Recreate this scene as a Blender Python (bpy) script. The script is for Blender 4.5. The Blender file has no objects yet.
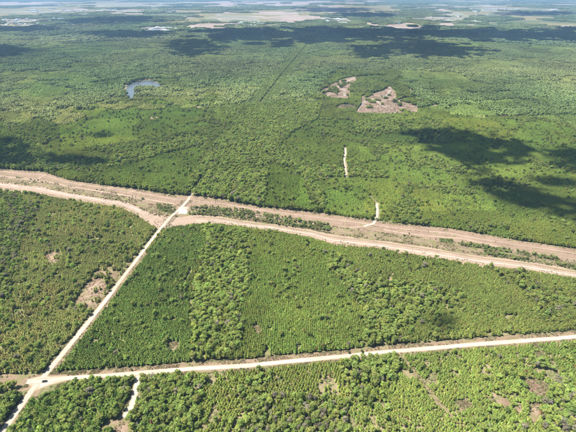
import bpy, math, random
import numpy as np
from mathutils import Vector

# ------------------------------------------------------------------ camera, sky, sun, exposure
W0, H0, F0 = 576.0, 432.0, 396.0          # photograph frame and focal length in its pixels
CAM_H = 330.0                             # flying height in metres
HORIZON = -10.0                           # row of the horizon
PITCH = math.atan((H0 / 2 - HORIZON) / F0)

sc = bpy.context.scene
cam_d = bpy.data.cameras.new('camera')
cam = bpy.data.objects.new('camera', cam_d)
sc.collection.objects.link(cam)
cam.location = (0, 0, CAM_H)
cam.rotation_euler = (math.pi / 2 - PITCH, 0, 0)
cam_d.sensor_fit = 'HORIZONTAL'
cam_d.sensor_width = 36.0
cam_d.lens = F0 / W0 * 36.0
cam_d.clip_start = 1.0
cam_d.clip_end = 200000.0
sc.camera = cam

SUN_EL = math.radians(60)
SUN_AZ = math.radians(-78)                # from +Y (view direction), negative = to the left
SUN = Vector((math.sin(SUN_AZ) * math.cos(SUN_EL), math.cos(SUN_AZ) * math.cos(SUN_EL), math.sin(SUN_EL)))
world = bpy.data.worlds.new('World')
sc.world = world
world.use_nodes = True
wn = world.node_tree
wn.nodes.clear()
sky = wn.nodes.new('ShaderNodeTexSky')
sky.sky_type = 'NISHITA'
sky.sun_disc = False
sky.sun_elevation = SUN_EL
sky.sun_rotation = SUN_AZ
sky.air_density = 1.0
sky.dust_density = 1.0
bg = wn.nodes.new('ShaderNodeBackground')
bg.inputs['Strength'].default_value = 0.065
wo = wn.nodes.new('ShaderNodeOutputWorld')
wn.links.new(sky.outputs[0], bg.inputs[0])
wn.links.new(bg.outputs[0], wo.inputs[0])

sun_d = bpy.data.lights.new('sun', 'SUN')
sun_d.energy = 5.0
sun_d.angle = math.radians(0.53)
sun_d.color = (1.0, 0.95, 0.87)
sun = bpy.data.objects.new('sun', sun_d)
sc.collection.objects.link(sun)
sun.location = (0, 0, 3000)
sun.rotation_euler = SUN.to_track_quat('Z', 'Y').to_euler()

sc.view_settings.view_transform = 'Standard'
sc.view_settings.look = 'None'
sc.view_settings.gamma = 1.0
sc.view_settings.use_curve_mapping = False
sc.view_settings.exposure = 1.2
HAZE_DENSITY = 5.6e-5

sc.render.engine = 'CYCLES'
sc.cycles.use_denoising = True
sc.cycles.max_bounces = 7
sc.cycles.diffuse_bounces = 4
sc.cycles.transparent_max_bounces = 12
sc.cycles.volume_bounces = 0

rng = np.random.default_rng(11)
random.seed(11)
COL = sc.collection

# ------------------------------------------------------------------ photograph row/column <-> ground
CP, SP = math.cos(PITCH), math.sin(PITCH)
def G(u, v):
    """pixel -> point on the ground plane"""
    u = np.asarray(u, float); v = np.asarray(v, float)
    a = (u - W0 / 2) / F0; b = -(v - H0 / 2) / F0
    dx = a; dy = CP + b * SP; dz = -SP + b * CP
    t = CAM_H / -dz
    return np.stack([dx * t, dy * t], -1)
def P(x, y, z=0.0):
    """ground point -> pixel"""
    dz = z - CAM_H
    d = y * CP - dz * SP
    up = y * SP + dz * CP
    d = np.maximum(d, 1e-3)
    return W0 / 2 + F0 * x / d, H0 / 2 - F0 * up / d
def inside(poly, u, v):
    poly = np.asarray(poly, float)
    r = np.zeros(u.shape, bool)
    n = len(poly)
    x0, y0 = poly.min(0); x1, y1 = poly.max(0)
    sel = (u >= x0) & (u <= x1) & (v >= y0) & (v <= y1)
    uu, vv = u[sel], v[sel]
    rr = np.zeros(uu.shape, bool)
    for i in range(n):
        ax, ay = poly[i]; bx, by = poly[(i + 1) % n]
        if ay == by: continue
        c = ((ay > vv) != (by > vv)) & (uu < (bx - ax) * (vv - ay) / (by - ay) + ax)
        rr ^= c
    r[sel] = rr
    return r
def seg_dist(line, x, y):
    """distance in metres to a ground polyline"""
    d = np.full(x.shape, 1e9)
    for (ax, ay), (bx, by) in zip(line[:-1], line[1:]):
        vx, vy = bx - ax, by - ay
        t = np.clip(((x - ax) * vx + (y - ay) * vy) / (vx * vx + vy * vy + 1e-9), 0, 1)
        d = np.minimum(d, np.hypot(x - ax - t * vx, y - ay - t * vy))
    return d

def _h(i, j, s):
    n = (i.astype(np.int64) * 374761393 + j.astype(np.int64) * 668265263 + s * 1442695041) & 0xffffffff
    n = ((n ^ (n >> 13)) * 1274126177) & 0xffffffff
    n = ((n ^ (n >> 16)) * 2246822519) & 0xffffffff
    return ((n ^ (n >> 15)) & 0xffffff) / float(0xffffff)
def vnoise(x, y, s):
    i = np.floor(x); j = np.floor(y)
    fx = x - i; fy = y - j
    fx = fx * fx * (3 - 2 * fx); fy = fy * fy * (3 - 2 * fy)
    a = _h(i, j, s); b = _h(i + 1, j, s); c = _h(i, j + 1, s); d = _h(i + 1, j + 1, s)
    return (a * (1 - fx) + b * fx) * (1 - fy) + (c * (1 - fx) + d * fx) * fy
def fbm(x, y, scale, s=0, o=4):
    x = x / scale; y = y / scale
    t = 0; a = 0.5; n = 0
    for k in range(o):
        t = t + a * vnoise(x + 17.3 * k, y - 9.1 * k, s + k * 7); n += a
        a *= 0.5; x = x * 2.03; y = y * 2.03
    return t / n

def cells(x, y, size, s):
    """blocks of one age: random value of the nearest jittered grid point"""
    x = x / size; y = y / size
    i0 = np.floor(x); j0 = np.floor(y)
    best = np.full(x.shape, 1e9); val = np.zeros(x.shape)
    for di in (-1, 0, 1):
        for dj in (-1, 0, 1):
            i = i0 + di; j = j0 + dj
            px = i + .15 + .7 * _h(i, j, s); py = j + .15 + .7 * _h(i, j, s + 1)
            d = np.maximum(np.abs(x - px), np.abs(y - py)) * .6 + np.hypot(x - px, y - py) * .4
            m = d < best
            best = np.where(m, d, best); val = np.where(m, _h(i, j, s + 2), val)
    return val
def drains(x, y, scale, s, w):
    """1 on winding wet belts, 0 away from them"""
    return np.clip(1.6 - np.abs(fbm(x, y, scale, s, 4) - .5) / w, 0, 1)

# ------------------------------------------------------------------ small helpers
def link(o, parent=None, **props):
    COL.objects.link(o)
    if parent is not None: o.parent = parent
    for k, v in props.items(): o[k] = v
    return o
def mesh_obj(name, verts, faces, mats, parent=None, mi=None, smooth=False, **props):
    me = bpy.data.meshes.new(name)
    me.from_pydata([tuple(p) for p in verts], [], [tuple(f) for f in faces])
    for m in (mats if isinstance(mats, (list, tuple)) else [mats]): me.materials.append(m)
    if mi is not None: me.polygons.foreach_set('material_index', mi)
    if smooth: me.polygons.foreach_set('use_smooth', [True] * len(me.polygons))
    me.update()
    return link(bpy.data.objects.new(name, me), parent, **props)

class NT:
    def __init__(s, name):
        s.m = bpy.data.materials.new(name); s.m.use_nodes = True
        s.t = s.m.node_tree; s.t.nodes.clear()
    def n(s, typ, **kw):
        nd = s.t.nodes.new(typ)
        for k, v in kw.items():
            if k.startswith('i_'):
                nd.inputs[int(k[2:]) if k[2:].isdigit() else k[2:]].default_value = v
            else: setattr(nd, k, v)
        return nd
    def l(s, a, b): s.t.links.new(a, b)
    def math(s, op, a, b=None, clamp=False):
        nd = s.n('ShaderNodeMath', operation=op, use_clamp=clamp)
        for k, q in enumerate((a, b)):
            if q is None: continue
            if isinstance(q, (int, float)): nd.inputs[k].default_value = q
            else: s.l(q, nd.inputs[k])
        return nd.outputs[0]
    def noise(s, vec, scale, detail=4, rough=0.55):
        nd = s.n('ShaderNodeTexNoise')
        nd.inputs['Scale'].default_value = scale; nd.inputs['Detail'].default_value = detail
        nd.inputs['Roughness'].default_value = rough
        s.l(vec, nd.inputs['Vector'])
        return nd.outputs['Fac']
    def ramp(s, fac, stops):
        nd = s.n('ShaderNodeValToRGB'); e = nd.color_ramp.elements
        while len(e) > 1: e.remove(e[0])
        e[0].position, e[0].color = stops[0][0], (*stops[0][1], 1)
        for p, c in stops[1:]:
            q = e.new(p); q.color = (*c, 1)
        s.l(fac, nd.inputs[0]); return nd.outputs[0]
    def mix(s, fac, a, b, mode='MIX'):
        nd = s.n('ShaderNodeMix', data_type='RGBA', blend_type=mode)
        for k, q in ((0, fac), (6, a), (7, b)):
            if isinstance(q, (int, float)): nd.inputs[k].default_value = q
            elif isinstance(q, tuple): nd.inputs[k].default_value = (*q, 1)
            else: s.l(q, nd.inputs[k])
        return nd.outputs[2]
    def out(s, sh, vol=False):
        o = s.n('ShaderNodeOutputMaterial'); s.l(sh, o.inputs[1 if vol else 0]); return s.m
    def principled(s, col, rough=0.9, spec=0.2, bump=None, bs=0.3, bd=0.3, metal=0.0):
        p = s.n('ShaderNodeBsdfPrincipled')
        if isinstance(col, tuple): p.inputs['Base Color'].default_value = (*col, 1)
        else: s.l(col, p.inputs['Base Color'])
        p.inputs['Roughness'].default_value = rough
        p.inputs['Specular IOR Level'].default_value = spec
        p.inputs['Metallic'].default_value = metal
        if bump is not None:
            b = s.n('ShaderNodeBump'); b.inputs['Strength'].default_value = bs; b.inputs['Distance'].default_value = bd
            s.l(bump, b.inputs['Height']); s.l(b.outputs[0], p.inputs['Normal'])
        return s.out(p.outputs[0])

def plain(name, col, rough=0.8, spec=0.3, metal=0.0, var=0.15, scale=3.0):
    t = NT(name); g = t.n('ShaderNodeTexCoord').outputs['Object']
    f = t.noise(g, scale)
    c = t.ramp(f, [(0.3, tuple(q * (1 - var) for q in col)), (0.7, tuple(min(1, q * (1 + var)) for q in col))])
    return t.principled(c, rough, spec, metal=metal)

# ------------------------------------------------------------------ materials
def mat_ground():
    t = NT('forest_floor'); g = t.n('ShaderNodeNewGeometry').outputs['Position']
    a = t.noise(g, 0.035, 6, 0.6); b = t.noise(g, 0.4, 4, 0.6); c = t.noise(g, 0.004, 4)
    base = t.ramp(t.math('ADD', t.math('MULTIPLY', a, 0.6), t.math('MULTIPLY', b, 0.4)),
                  [(0.36, (0.05, 0.065, 0.025)), (0.45, (0.11, 0.115, 0.045)), (0.53, (0.22, 0.175, 0.10)), (0.66, (0.31, 0.24, 0.16))])
    col = t.mix(t.math('MULTIPLY', c, 0.35), base, (0.10, 0.13, 0.045))
    return t.principled(col, 0.95, 0.1, bump=b, bs=0.5, bd=0.5)

def mat_soil(name, cols, edge=(0.20, 0.18, 0.09), edge_w=0.35, streak=True, grass=0.0, fs=1.0, ruts=False):
    """sandy strip: streaks run along it, the edges are eaten by grass"""
    t = NT(name)
    uv = t.n('ShaderNodeUVMap', uv_map='along').outputs[0]
    g = t.n('ShaderNodeNewGeometry').outputs['Position']
    mp = t.n('ShaderNodeMapping'); t.l(uv, mp.inputs[0]); mp.inputs['Scale'].default_value = (0.012, 0.35, 1)
    s1 = t.noise(mp.outputs[0], 1.0, 5, 0.6)
    n1 = t.noise(g, 0.05 * fs, 7, 0.66); n2 = t.noise(g, 0.45 * fs, 5, 0.7)
    f = t.math('ADD', t.math('MULTIPLY', s1 if streak else n1, 0.42), t.math('ADD', t.math('MULTIPLY', n1, 0.3), t.math('MULTIPLY', n2, 0.28)))
    k = len(cols)
    cols = [tuple(q * SOIL for q in c) for c in cols]; edge = tuple(q * 0.8 for q in edge)
    col = t.ramp(f, [(0.37 + 0.26 * i / (k - 1), c) for i, c in enumerate(cols)])
    if grass > 0:
        n3 = t.noise(g, 0.09, 6, 0.7)
        m = t.math('MULTIPLY', t.math('SUBTRACT', n3, 0.62 - 0.2 * grass), 9.0, True)
        col = t.mix(m, col, (0.15, 0.145, 0.06))
    ac = t.n('ShaderNodeAttribute', attribute_name='across').outputs['Fac']
    if ruts:
        w = t.math('ABSOLUTE', t.math('SUBTRACT', t.math('ABSOLUTE', ac), 0.42))
        rut = t.math('SUBTRACT', 1.0, t.math('MULTIPLY', w, 4.5), True)
        n4 = t.noise(g, 0.02, 3)
        k4 = t.math('MULTIPLY', t.math('SUBTRACT', 1.0, rut), t.math('MULTIPLY', t.math('SUBTRACT', n4, 0.36), 3.2, True))
        col = t.mix(t.math('MULTIPLY', k4, 0.6), col, (0.26, 0.21, 0.135))
    e = t.math('ADD', t.math('ABSOLUTE', ac), t.math('MULTIPLY', t.math('SUBTRACT', n2, 0.5), 0.9))
    e = t.math('ADD', e, t.math('MULTIPLY', t.math('SUBTRACT', n1, 0.5), 0.8))
    m = t.math('MULTIPLY', t.math('SUBTRACT', e, 1.0 - edge_w), 4.0, True)
    col = t.mix(m, col, edge)
    return t.principled(col, 0.95, 0.1, bump=n2, bs=0.4, bd=0.3)

def mat_leaf(name, trans=0.5):
    t = NT(name)
    tint = t.n('ShaderNodeAttribute', attribute_name='tint', attribute_type='INSTANCER').outputs['Color']
    sh = t.n('ShaderNodeAttribute', attribute_name='shade').outputs['Fac']
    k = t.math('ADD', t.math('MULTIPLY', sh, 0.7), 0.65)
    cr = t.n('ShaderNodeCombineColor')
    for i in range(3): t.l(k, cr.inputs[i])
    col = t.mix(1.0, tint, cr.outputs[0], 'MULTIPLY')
    d = t.n('ShaderNodeBsdfDiffuse'); t.l(col, d.inputs[0])
    tr = t.n('ShaderNodeBsdfTranslucent'); t.l(t.mix(1.0, col, (0.95, 1.05, 0.6), 'MULTIPLY'), tr.inputs[0])
    mx = t.n('ShaderNodeMixShader'); mx.inputs[0].default_value = trans
    t.l(d.outputs[0], mx.inputs[1]); t.l(tr.outputs[0], mx.inputs[2])
    return t.out(mx.outputs[0])

SOIL = 0.56
M_GROUND = mat_ground()
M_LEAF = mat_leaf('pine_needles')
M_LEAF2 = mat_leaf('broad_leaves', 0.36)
M_BARK = plain('bark', (0.16, 0.12, 0.09), 0.95, 0.1)
M_BARE = plain('bare_wood', (0.30, 0.27, 0.24), 0.95, 0.1)
M_ROAD = mat_soil('pale_dirt', [(0.48, 0.41, 0.325), (0.70, 0.625, 0.53), (0.82, 0.75, 0.67)], (0.34, 0.27, 0.17), 0.30, ruts=True)
M_VERGE = mat_soil('verge_soil', [(0.22, 0.16, 0.10), (0.38, 0.27, 0.18), (0.48, 0.36, 0.25)], (0.16, 0.16, 0.07), 0.35, grass=0.5)
M_UPPER = mat_soil('corridor_soil_brown', [(0.20, 0.135, 0.09), (0.36, 0.25, 0.18), (0.43, 0.31, 0.225), (0.54, 0.41, 0.31)], (0.22, 0.19, 0.10), 0.15, grass=0.4)
M_MID = mat_soil('corridor_grass_soil', [(0.15, 0.12, 0.065), (0.33, 0.25, 0.16), (0.48, 0.38, 0.27)], (0.22, 0.18, 0.10), 0.2, grass=0.7)
M_SAND = mat_soil('corridor_sand', [(0.27, 0.19, 0.13), (0.47, 0.35, 0.26), (0.54, 0.41, 0.315), (0.62, 0.50, 0.39)], (0.36, 0.27, 0.17), 0.2)
M_PAD = mat_soil('white_gravel', [(0.40, 0.37, 0.32), (0.56, 0.53, 0.48), (0.66, 0.63, 0.59)], (0.50, 0.42, 0.32), 0.25, False)
M_CLEAR = mat_soil('clearing_soil', [(0.22, 0.135, 0.09), (0.40, 0.28, 0.20), (0.52, 0.39, 0.29)], (0.18, 0.16, 0.07), 0.3, False, grass=0.6)
M_CUT = mat_soil('logged_soil', [(0.20, 0.13, 0.09), (0.34, 0.24, 0.18), (0.48, 0.37, 0.29)], (0.25, 0.2, 0.13), 0.2, False)
M_FIELD = mat_soil('field_pale', [(0.34, 0.27, 0.22), (0.46, 0.37, 0.32), (0.54, 0.46, 0.41)], (0.36, 0.32, 0.24), 0.2, False, fs=0.06)
M_FIELD2 = mat_soil('field_dry', [(0.24, 0.24, 0.17), (0.34, 0.32, 0.25), (0.44, 0.42, 0.36)], (0.25, 0.26, 0.17), 0.3, False, fs=0.06)
M_FIELD3 = mat_soil('field_green', [(0.11, 0.16, 0.07), (0.15, 0.20, 0.09), (0.20, 0.23, 0.12)], (0.1, 0.13, 0.06), 0.3, False, fs=0.06)

# ------------------------------------------------------------------ the ground and what is cleared on it
def quad_sheet(name, x0, x1, y0, y1, z, mat, nx=24, ny=24, **props):
    xs = np.linspace(x0, x1, nx); ys = np.linspace(y0, y1, ny)
    v = [(x, y, z) for y in ys for x in xs]
    f = [(j * nx + i, j * nx + i + 1, (j + 1) * nx + i + 1, (j + 1) * nx + i) for j in range(ny - 1) for i in range(nx - 1)]
    return mesh_obj(name, v, f, mat, **props)
GX = 45000.0
quad_sheet('ground', -GX, GX, -3000, 2 * GX, 0.0, M_GROUND, kind='structure')

def resample(line, step):
    line = np.asarray(line, float)
    d = np.r_[0, np.cumsum(np.hypot(*np.diff(line, axis=0).T))]
    n = max(2, int(d[-1] / step) + 1)
    s = np.linspace(0, d[-1], n)
    return np.stack([np.interp(s, d, line[:, 0]), np.interp(s, d, line[:, 1])], -1), s
def strip_mesh(name, left, right, s, z, mat, **props):
    """sheet between two edge lines, 'along' in metres, 'across' from -1 to 1"""
    K = 7
    n = len(left); V = []; uvs = []; ac = []
    for i in range(n):
        wd = math.hypot(*(right[i] - left[i]))
        for k in range(K):
            t = k / (K - 1)
            p = left[i] * (1 - t) + right[i] * t
            V.append((p[0], p[1], z)); uvs.append((s[i], wd * t)); ac.append(2 * t - 1)
    Fc = [(i * K + k, (i + 1) * K + k, (i + 1) * K + k + 1, i * K + k + 1) for i in range(n - 1) for k in range(K - 1)]
    o = mesh_obj(name, V, Fc, mat, **props)
    finish_sheet(o, uvs, ac)
    return o
def finish_sheet(o, uvs, ac):
    me = o.data
    if me.polygons[0].normal.z < 0: me.flip_normals()
    uvl = me.uv_layers.new(name='along')
    idx = np.zeros(len(me.loops), int); me.loops.foreach_get('vertex_index', idx)
    uvl.data.foreach_set('uv', np.asarray(uvs, float)[idx].ravel())
    a = me.attributes.new('across', 'FLOAT', 'POINT'); a.data.foreach_set('value', ac)
def ribbon(name, px, width, z, mat, step=6.0, wob=0.12, seed=1, off=0.0, **props):
    px = np.asarray(px, float)
    line, s = resample(G(px[:, 0], px[:, 1]), step)
    tg = np.gradient(line, axis=0); tg /= np.linalg.norm(tg, axis=1)[:, None] + 1e-9
    nm = np.stack([-tg[:, 1], tg[:, 0]], -1)
    w = np.interp(s, np.linspace(0, s[-1], len(width)), width) if hasattr(width, '__len__') else np.full(len(s), width)
    a = w / 2 * (1 + wob * 2 * (vnoise(s / 25, s * 0, seed) - 0.5)); b = w / 2 * (1 + wob * 2 * (vnoise(s / 25, s * 0, seed + 5) - 0.5))
    line = line + nm * off
    return strip_mesh(name, line + nm * a[:, None], line - nm * b[:, None], s, z, mat, **props)
def patch(name, px, z, mat, wob=0.12, seed=3, pix=True, **props):
    """cleared patch with a ragged outline; 'across' is 0 in the middle and 1 at the rim"""
    p = np.asarray(px, float)
    q = G(p[:, 0], p[:, 1]) if pix else p
    q = np.vstack([q, q[:1]])
    per = np.hypot(*np.diff(q, axis=0).T).sum()
    line, s = resample(q, per / 72); line = line[:-1]; s = s[:-1]
    c = line.mean(0)
    size = np.hypot(*(line - c).T).mean()
    nse = (fbm(line[:, 0], line[:, 1], size * 0.6, seed, 3) - 0.5)
    line = c + (line - c) * (1 + 2 * wob * nse)[:, None]
    V = []; ac = []; R = 5; n = len(line)
    V.append((*c, z)); ac.append(0)
    for k in range(1, R + 1):
        for p_ in line:
            t = k / R; m = c + (p_ - c) * t
            V.append((m[0], m[1], z)); ac.append(t)
    Fc = [(0, 1 + i, 1 + (i + 1) % n) for i in range(n)]
    for k in range(R - 1):
        b0 = 1 + k * n; b1 = b0 + n
        Fc += [(b0 + i, b1 + i, b1 + (i + 1) % n, b0 + (i + 1) % n) for i in range(n)]
    o = mesh_obj(name, V, Fc, mat, **props)
    finish_sheet(o, [(v[0], v[1]) for v in V], ac)
    return o

ST = dict(kind='structure')
# the long cleared corridor: far edge and near edge (the near one lies behind the crowns in front)
TOP = np.array([(-60, 164), (0, 168.5), (42, 171.5), (70, 180), (100, 184.5), (133, 188.5), (160, 192.5), (176, 195.5), (192, 195), (220, 199.5),
                (259, 206.7), (325, 213.5), (384, 221.8), (450, 228.5), (517, 240), (576, 248.5), (640, 258)], float)
BOT = np.array([(-60, 183), (0, 191), (35, 195), (62, 200), (92, 204.5), (120, 209), (136, 216), (150, 226), (162, 230.5), (175, 228.5), (192, 226), (220, 225.5), (232, 227.5),
                (275, 232.5), (312, 239.5), (332, 246), (384, 251.5), (434, 259.5), (484, 267.5), (531, 273), (576, 281), (640, 291)], float)
def corr(f, u): return np.interp(u, TOP[:, 0], TOP[:, 1]) * (1 - f) + np.interp(u, BOT[:, 0], BOT[:, 1]) * f
def corridor_strip(name, f0, f1, u0, u1, z, mat, seed=0, wob=0.03):
    us = np.linspace(u0, u1, max(8, int((u1 - u0) / 4)))
    a = f0 + wob * 2 * (vnoise(us / 14, us * 0, seed) - 0.5); b = f1 + wob * 2 * (vnoise(us / 14, us * 0, seed + 9) - 0.5)
    Lf, Rt = G(us, corr(a, us)), G(us, corr(b, us))
    s = np.r_[0, np.cumsum(np.hypot(*np.diff(Lf, axis=0).T))]
    return strip_mesh(name, Lf, Rt, s, z, mat, **ST)
corridor_strip('cleared_corridor', 0.0, 1.0, -60, 640, 0.02, M_MID, 1, 0.0)
corridor_strip('bare_soil_strip', 0.01, 0.40, 186, 640, 0.045, M_UPPER, 2)
corridor_strip('bare_soil_strip', 0.02, 0.42, -60, 189, 0.055, M_UPPER, 3)
corridor_strip('sand_strip', 0.66, 0.99, 150, 640, 0.05, M_SAND, 4)
corridor_strip('sand_strip', 0.62, 0.99, -60, 166, 0.048, M_SAND, 5)
ribbon('dirt_track', [(u, float(corr(0.43, u))) for u in range(188, 300, 6)] + [(312, 223.6), (330, 226.3), (348, 227.6), (364, 226.4)], 3.2, 0.07, M_SAND, seed=21, **ST)
ribbon('dirt_track', [(384, 229.5), (404, 233), (430, 236), (461, 238.5), (500, 247)], 4.0, 0.07, M_SAND, seed=22, **ST)
ribbon('dirt_track', [(-20, 174.0), (0, 176), (40, 181), (80, 188), (120, 194.5), (160, 201.5), (176, 204)], 4.5, 0.07, M_SAND, seed=23, **ST)
ribbon('dirt_track', [(24, 185), (34, 181), (44, 175.5), (48, 172.5)], 5, 0.075, M_SAND, seed=24, **ST)
for f_, w_, u0_, u1_, m_, sd_ in ((.12, 2.6, -40, 186, M_SAND, 61), (.27, 2.4, -40, 184, M_MID, 62), (.72, 2.6, -40, 140, M_PAD, 63), (.82, 2.6, 196, 600, M_ROAD, 64), (.72, 2.4, 196, 600, M_VERGE, 65), (.15, 2.6, 196, 600, M_SAND, 66), (.29, 2.4, 196, 600, M_VERGE, 67), (.93, 2.4, 196, 600, M_VERGE, 68), (.86, 2.4, -40, 140, M_VERGE, 69)):
    ribbon('wheel_track', [(u_, float(corr(f_ + .03 * (vnoise(np.array([u_ / 40.]), np.array([0.]), sd_)[0] - .5), u_))) for u_ in np.linspace(u0_, u1_, 60)], w_, 0.058 + .0007 * (sd_ - 60), m_, seed=sd_, wob=.35, **ST)
patch('gravel_pad', [(178.5, 207.5), (188.5, 206.8), (186.8, 214), (177.6, 214.3)], 0.1, M_PAD, 0.22, **ST)

# dirt roads
R1 = [(-22, 462), (3, 431), (20, 407), (33, 389), (44, 376.5), (60, 357), (88, 322.5), (115, 288), (140, 255), (157, 233), (170, 217.5), (182, 206.5), (188, 200), (191.5, 193.5)]
R2 = [(27, 381.5), (44, 381), (63, 378.6), (100, 376), (133, 373.6), (192, 368.6), (249, 365.6), (295, 360.8), (349, 356), (384, 351.8), (421, 349.2), (467, 345), (517, 341.4), (576, 336.6), (640, 332)]
ribbon('road_verge', R1[:-1], [17, 16, 15, 13, 11, 10], 0.03, M_VERGE, seed=31, off=-2.5, **ST)
ribbon('road_verge', [(u, v - 1.2) for u, v in [(-60, 381.5), (0, 380.3)] + R2], 16.5, 0.035, M_VERGE, seed=32, **ST)
ribbon('dirt_road', R1, [6.4, 6.2, 5.6, 5.0, 5.0], 0.085, M_ROAD, seed=33, **ST)
ribbon('dirt_road', R2, 5.4, 0.09, M_ROAD, seed=34, **ST)
patch('road_junction', [(26, 379.5), (44, 375), (50, 376.5), (66, 375.6), (67, 380.6), (54, 384), (44, 387.5), (36, 391), (30, 386)], 0.08, M_ROAD, 0.03, **ST)
ribbon('dirt_track', [(-20, 400), (0, 396.5), (20, 391), (34, 386)], 4.5, 0.06, M_VERGE, seed=35, **ST)
ribbon('dirt_track', [(139.5, 372), (138.5, 380), (136, 390), (133.5, 399), (131, 408), (124, 418)], [6.0, 6.5, 6.5, 8], 0.06, M_ROAD, seed=36, **ST)
ribbon('dirt_track', [(400, 355), (408, 365), (420, 380), (434, 398), (451, 416), (462, 430)], 2.2, 0.06, M_VERGE, seed=37, **ST)
ribbon('dirt_track', [(345, 147.5), (345.6, 153), (344.2, 160), (345.6, 168), (346.2, 177)], 4.0, 0.06, M_ROAD, seed=38, step=4, **ST)
ribbon('dirt_track', [(376.5, 203), (377.5, 210), (377, 217), (373.5, 223.6), (364, 226.2)], 5.0, 0.075, M_ROAD, seed=39, step=3, **ST)
ribbon('dirt_track', [(370, 196), (376.5, 203)], 4.0, 0.06, M_VERGE, seed=40, **ST)
ribbon('dirt_track', [(191.5, 193.5), (202, 179)], 3.0, 0.06, M_VERGE, seed=41, **ST)
ribbon('dirt_track', [(329, 137), (333, 141.5), (340, 145), (345, 148)], 2.6, 0.06, M_ROAD, seed=42, step=4, **ST)

CLEAR = [
    ([(72, 304), (90, 278), (97, 268), (113, 265), (123, 270), (100, 309), (86, 311)], M_CLEAR),
    ([(44, 255), (54, 251), (62, 254), (60, 265), (50, 266)], M_CLEAR),
    ([(166, 343), (174, 340), (181, 344), (179, 351), (168, 351)], M_CLEAR),
    ([(100, 426), (112, 419), (124, 417), (132, 421), (130, 440), (98, 446)], M_CLEAR),
    ([(125, 392), (134, 384), (136, 394), (130, 408), (122, 406)], M_CLEAR),
    ([(519, 383), (534, 378), (548, 384), (549, 394), (540, 398), (527, 395)], M_CLEAR),
    ([(478, 386), (488, 388), (500, 396), (511, 402), (508, 410), (496, 405), (484, 398)], M_CLEAR),
    ([(456, 402), (468, 399), (472, 408), (460, 414)], M_CLEAR),
    ([(527, 403), (540, 402), (540, 414), (533, 428), (528, 416)], M_CLEAR),
    ([(514, 408), (521, 405), (523, 412), (516, 416)], M_CLEAR),
    ([(437, 360), (447, 359), (449, 363), (439, 365)], M_CLEAR),
    ([(533, 352), (542, 351), (545, 356), (536, 358)], M_CLEAR),
    ([(251, 327), (257, 323), (263, 330), (258, 337)], M_CLEAR),
    ([(342, 372), (352, 368), (357, 374), (348, 380)], M_CLEAR),
    ([(76, 137), (84, 135.5), (88, 138), (80, 141)], M_CLEAR),
    ([(147, 117.5), (154, 116), (160, 117.5), (152, 120.5)], M_CLEAR),
]
for k, (p, m) in enumerate(CLEAR): patch('bare_clearing', p, 0.05, m, 0.2, 50 + k, **ST)
CUT = [
    [(320, 91), (330, 85), (341, 79), (354, 76.5), (357, 80), (350, 88), (350, 100), (330, 99), (319, 95)],
    [(356, 111), (361, 104), (361, 96), (374, 93), (384, 90), (389, 86), (395, 91), (397, 100), (407, 103), (419, 106), (417, 114), (385, 115), (356, 114)],
    [(334, 109), (340, 104.5), (354, 104), (356, 110)],
]
for k, p in enumerate(CUT): patch('logged_clearing', p, 0.05, M_CUT, 0.2, 80 + k, **ST)
FINGERS = [([(350, 80), (360, 77), (372, 76)], 14), ([(322, 92), (312, 95), (306, 94)], 13), ([(397, 101), (408, 98), (420, 97)], 14), ([(415, 108), (426, 109), (436, 107)], 13)]
for k, (p, w) in enumerate(FINGERS): ribbon('logging_trail', p, w * 1.3, 0.045 + .002 * k, M_CUT, seed=400 + k, wob=.5, **ST)
ribbon('dirt_track', [(357, 110), (362, 105), (364, 101), (374, 99), (385, 107)], 11, 0.1, M_FIELD, seed=91, **ST)
ribbon('dirt_track', [(383, 98), (389, 93), (391, 87)], 11, 0.1, M_FIELD, seed=92, **ST)
ribbon('dirt_track', [(345, 96), (344, 90), (339, 87), (346, 82), (355, 78)], 11, 0.1, M_FIELD, seed=93, **ST)

# fields and bare land far off: (u0, u1, v0, v1, slant, material)
FIELDS = [
    (262, 333, 15.5, 24.0, 2.0, M_FIELD), (250, 300, 12.0, 15.0, 0.5, M_FIELD), (186, 242, 23.5, 30.0, -1.5, M_FIELD), (138, 172, 27.0, 32.5, -0.5, M_FIELD2),
    (348, 424, 21.5, 30.0, 2.0, M_FIELD), (322, 352, 18.0, 23.0, 0.5, M_FIELD2), (205, 262, 15.0, 22.0, 0.5, M_FIELD2),
    (0, 48, 18.5, 25.5, 0.0, M_FIELD2), (46, 80, 21.0, 25.0, 0.0, M_FIELD2), (395, 470, 13.0, 21.0, 1.0, M_FIELD2), (470, 576, 8.5, 12.0, 0.5, M_FIELD2),
    (-60, 84, 2.0, 6.5, 0.0, M_FIELD), (84, 200, 2.4, 7.5, 0.0, M_FIELD2), (190, 330, 1.0, 6.5, 0.0, M_FIELD), (300, 390, 0.5, 4.0, 0.0, M_FIELD),
    (-60, 640, -3.0, 0.2, 0.0, M_FIELD), (60, 150, 9.5, 12.5, 0.0, M_FIELD2), (395, 520, 4.5, 6.5, 0.0, M_FIELD2), (500, 640, 20.0, 23.0, 0.0, M_FIELD3), (120, 200, 14.0, 17.0, 0.0, M_FIELD3),
    (425, 500, 23.0, 27.0, 0.0, M_FIELD3), (540, 640, 4.0, 5.5, 0, M_FIELD2), (0, 60, 11.0, 13.0, 0, M_FIELD2),
]
fr_ = random.Random(77)
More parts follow.
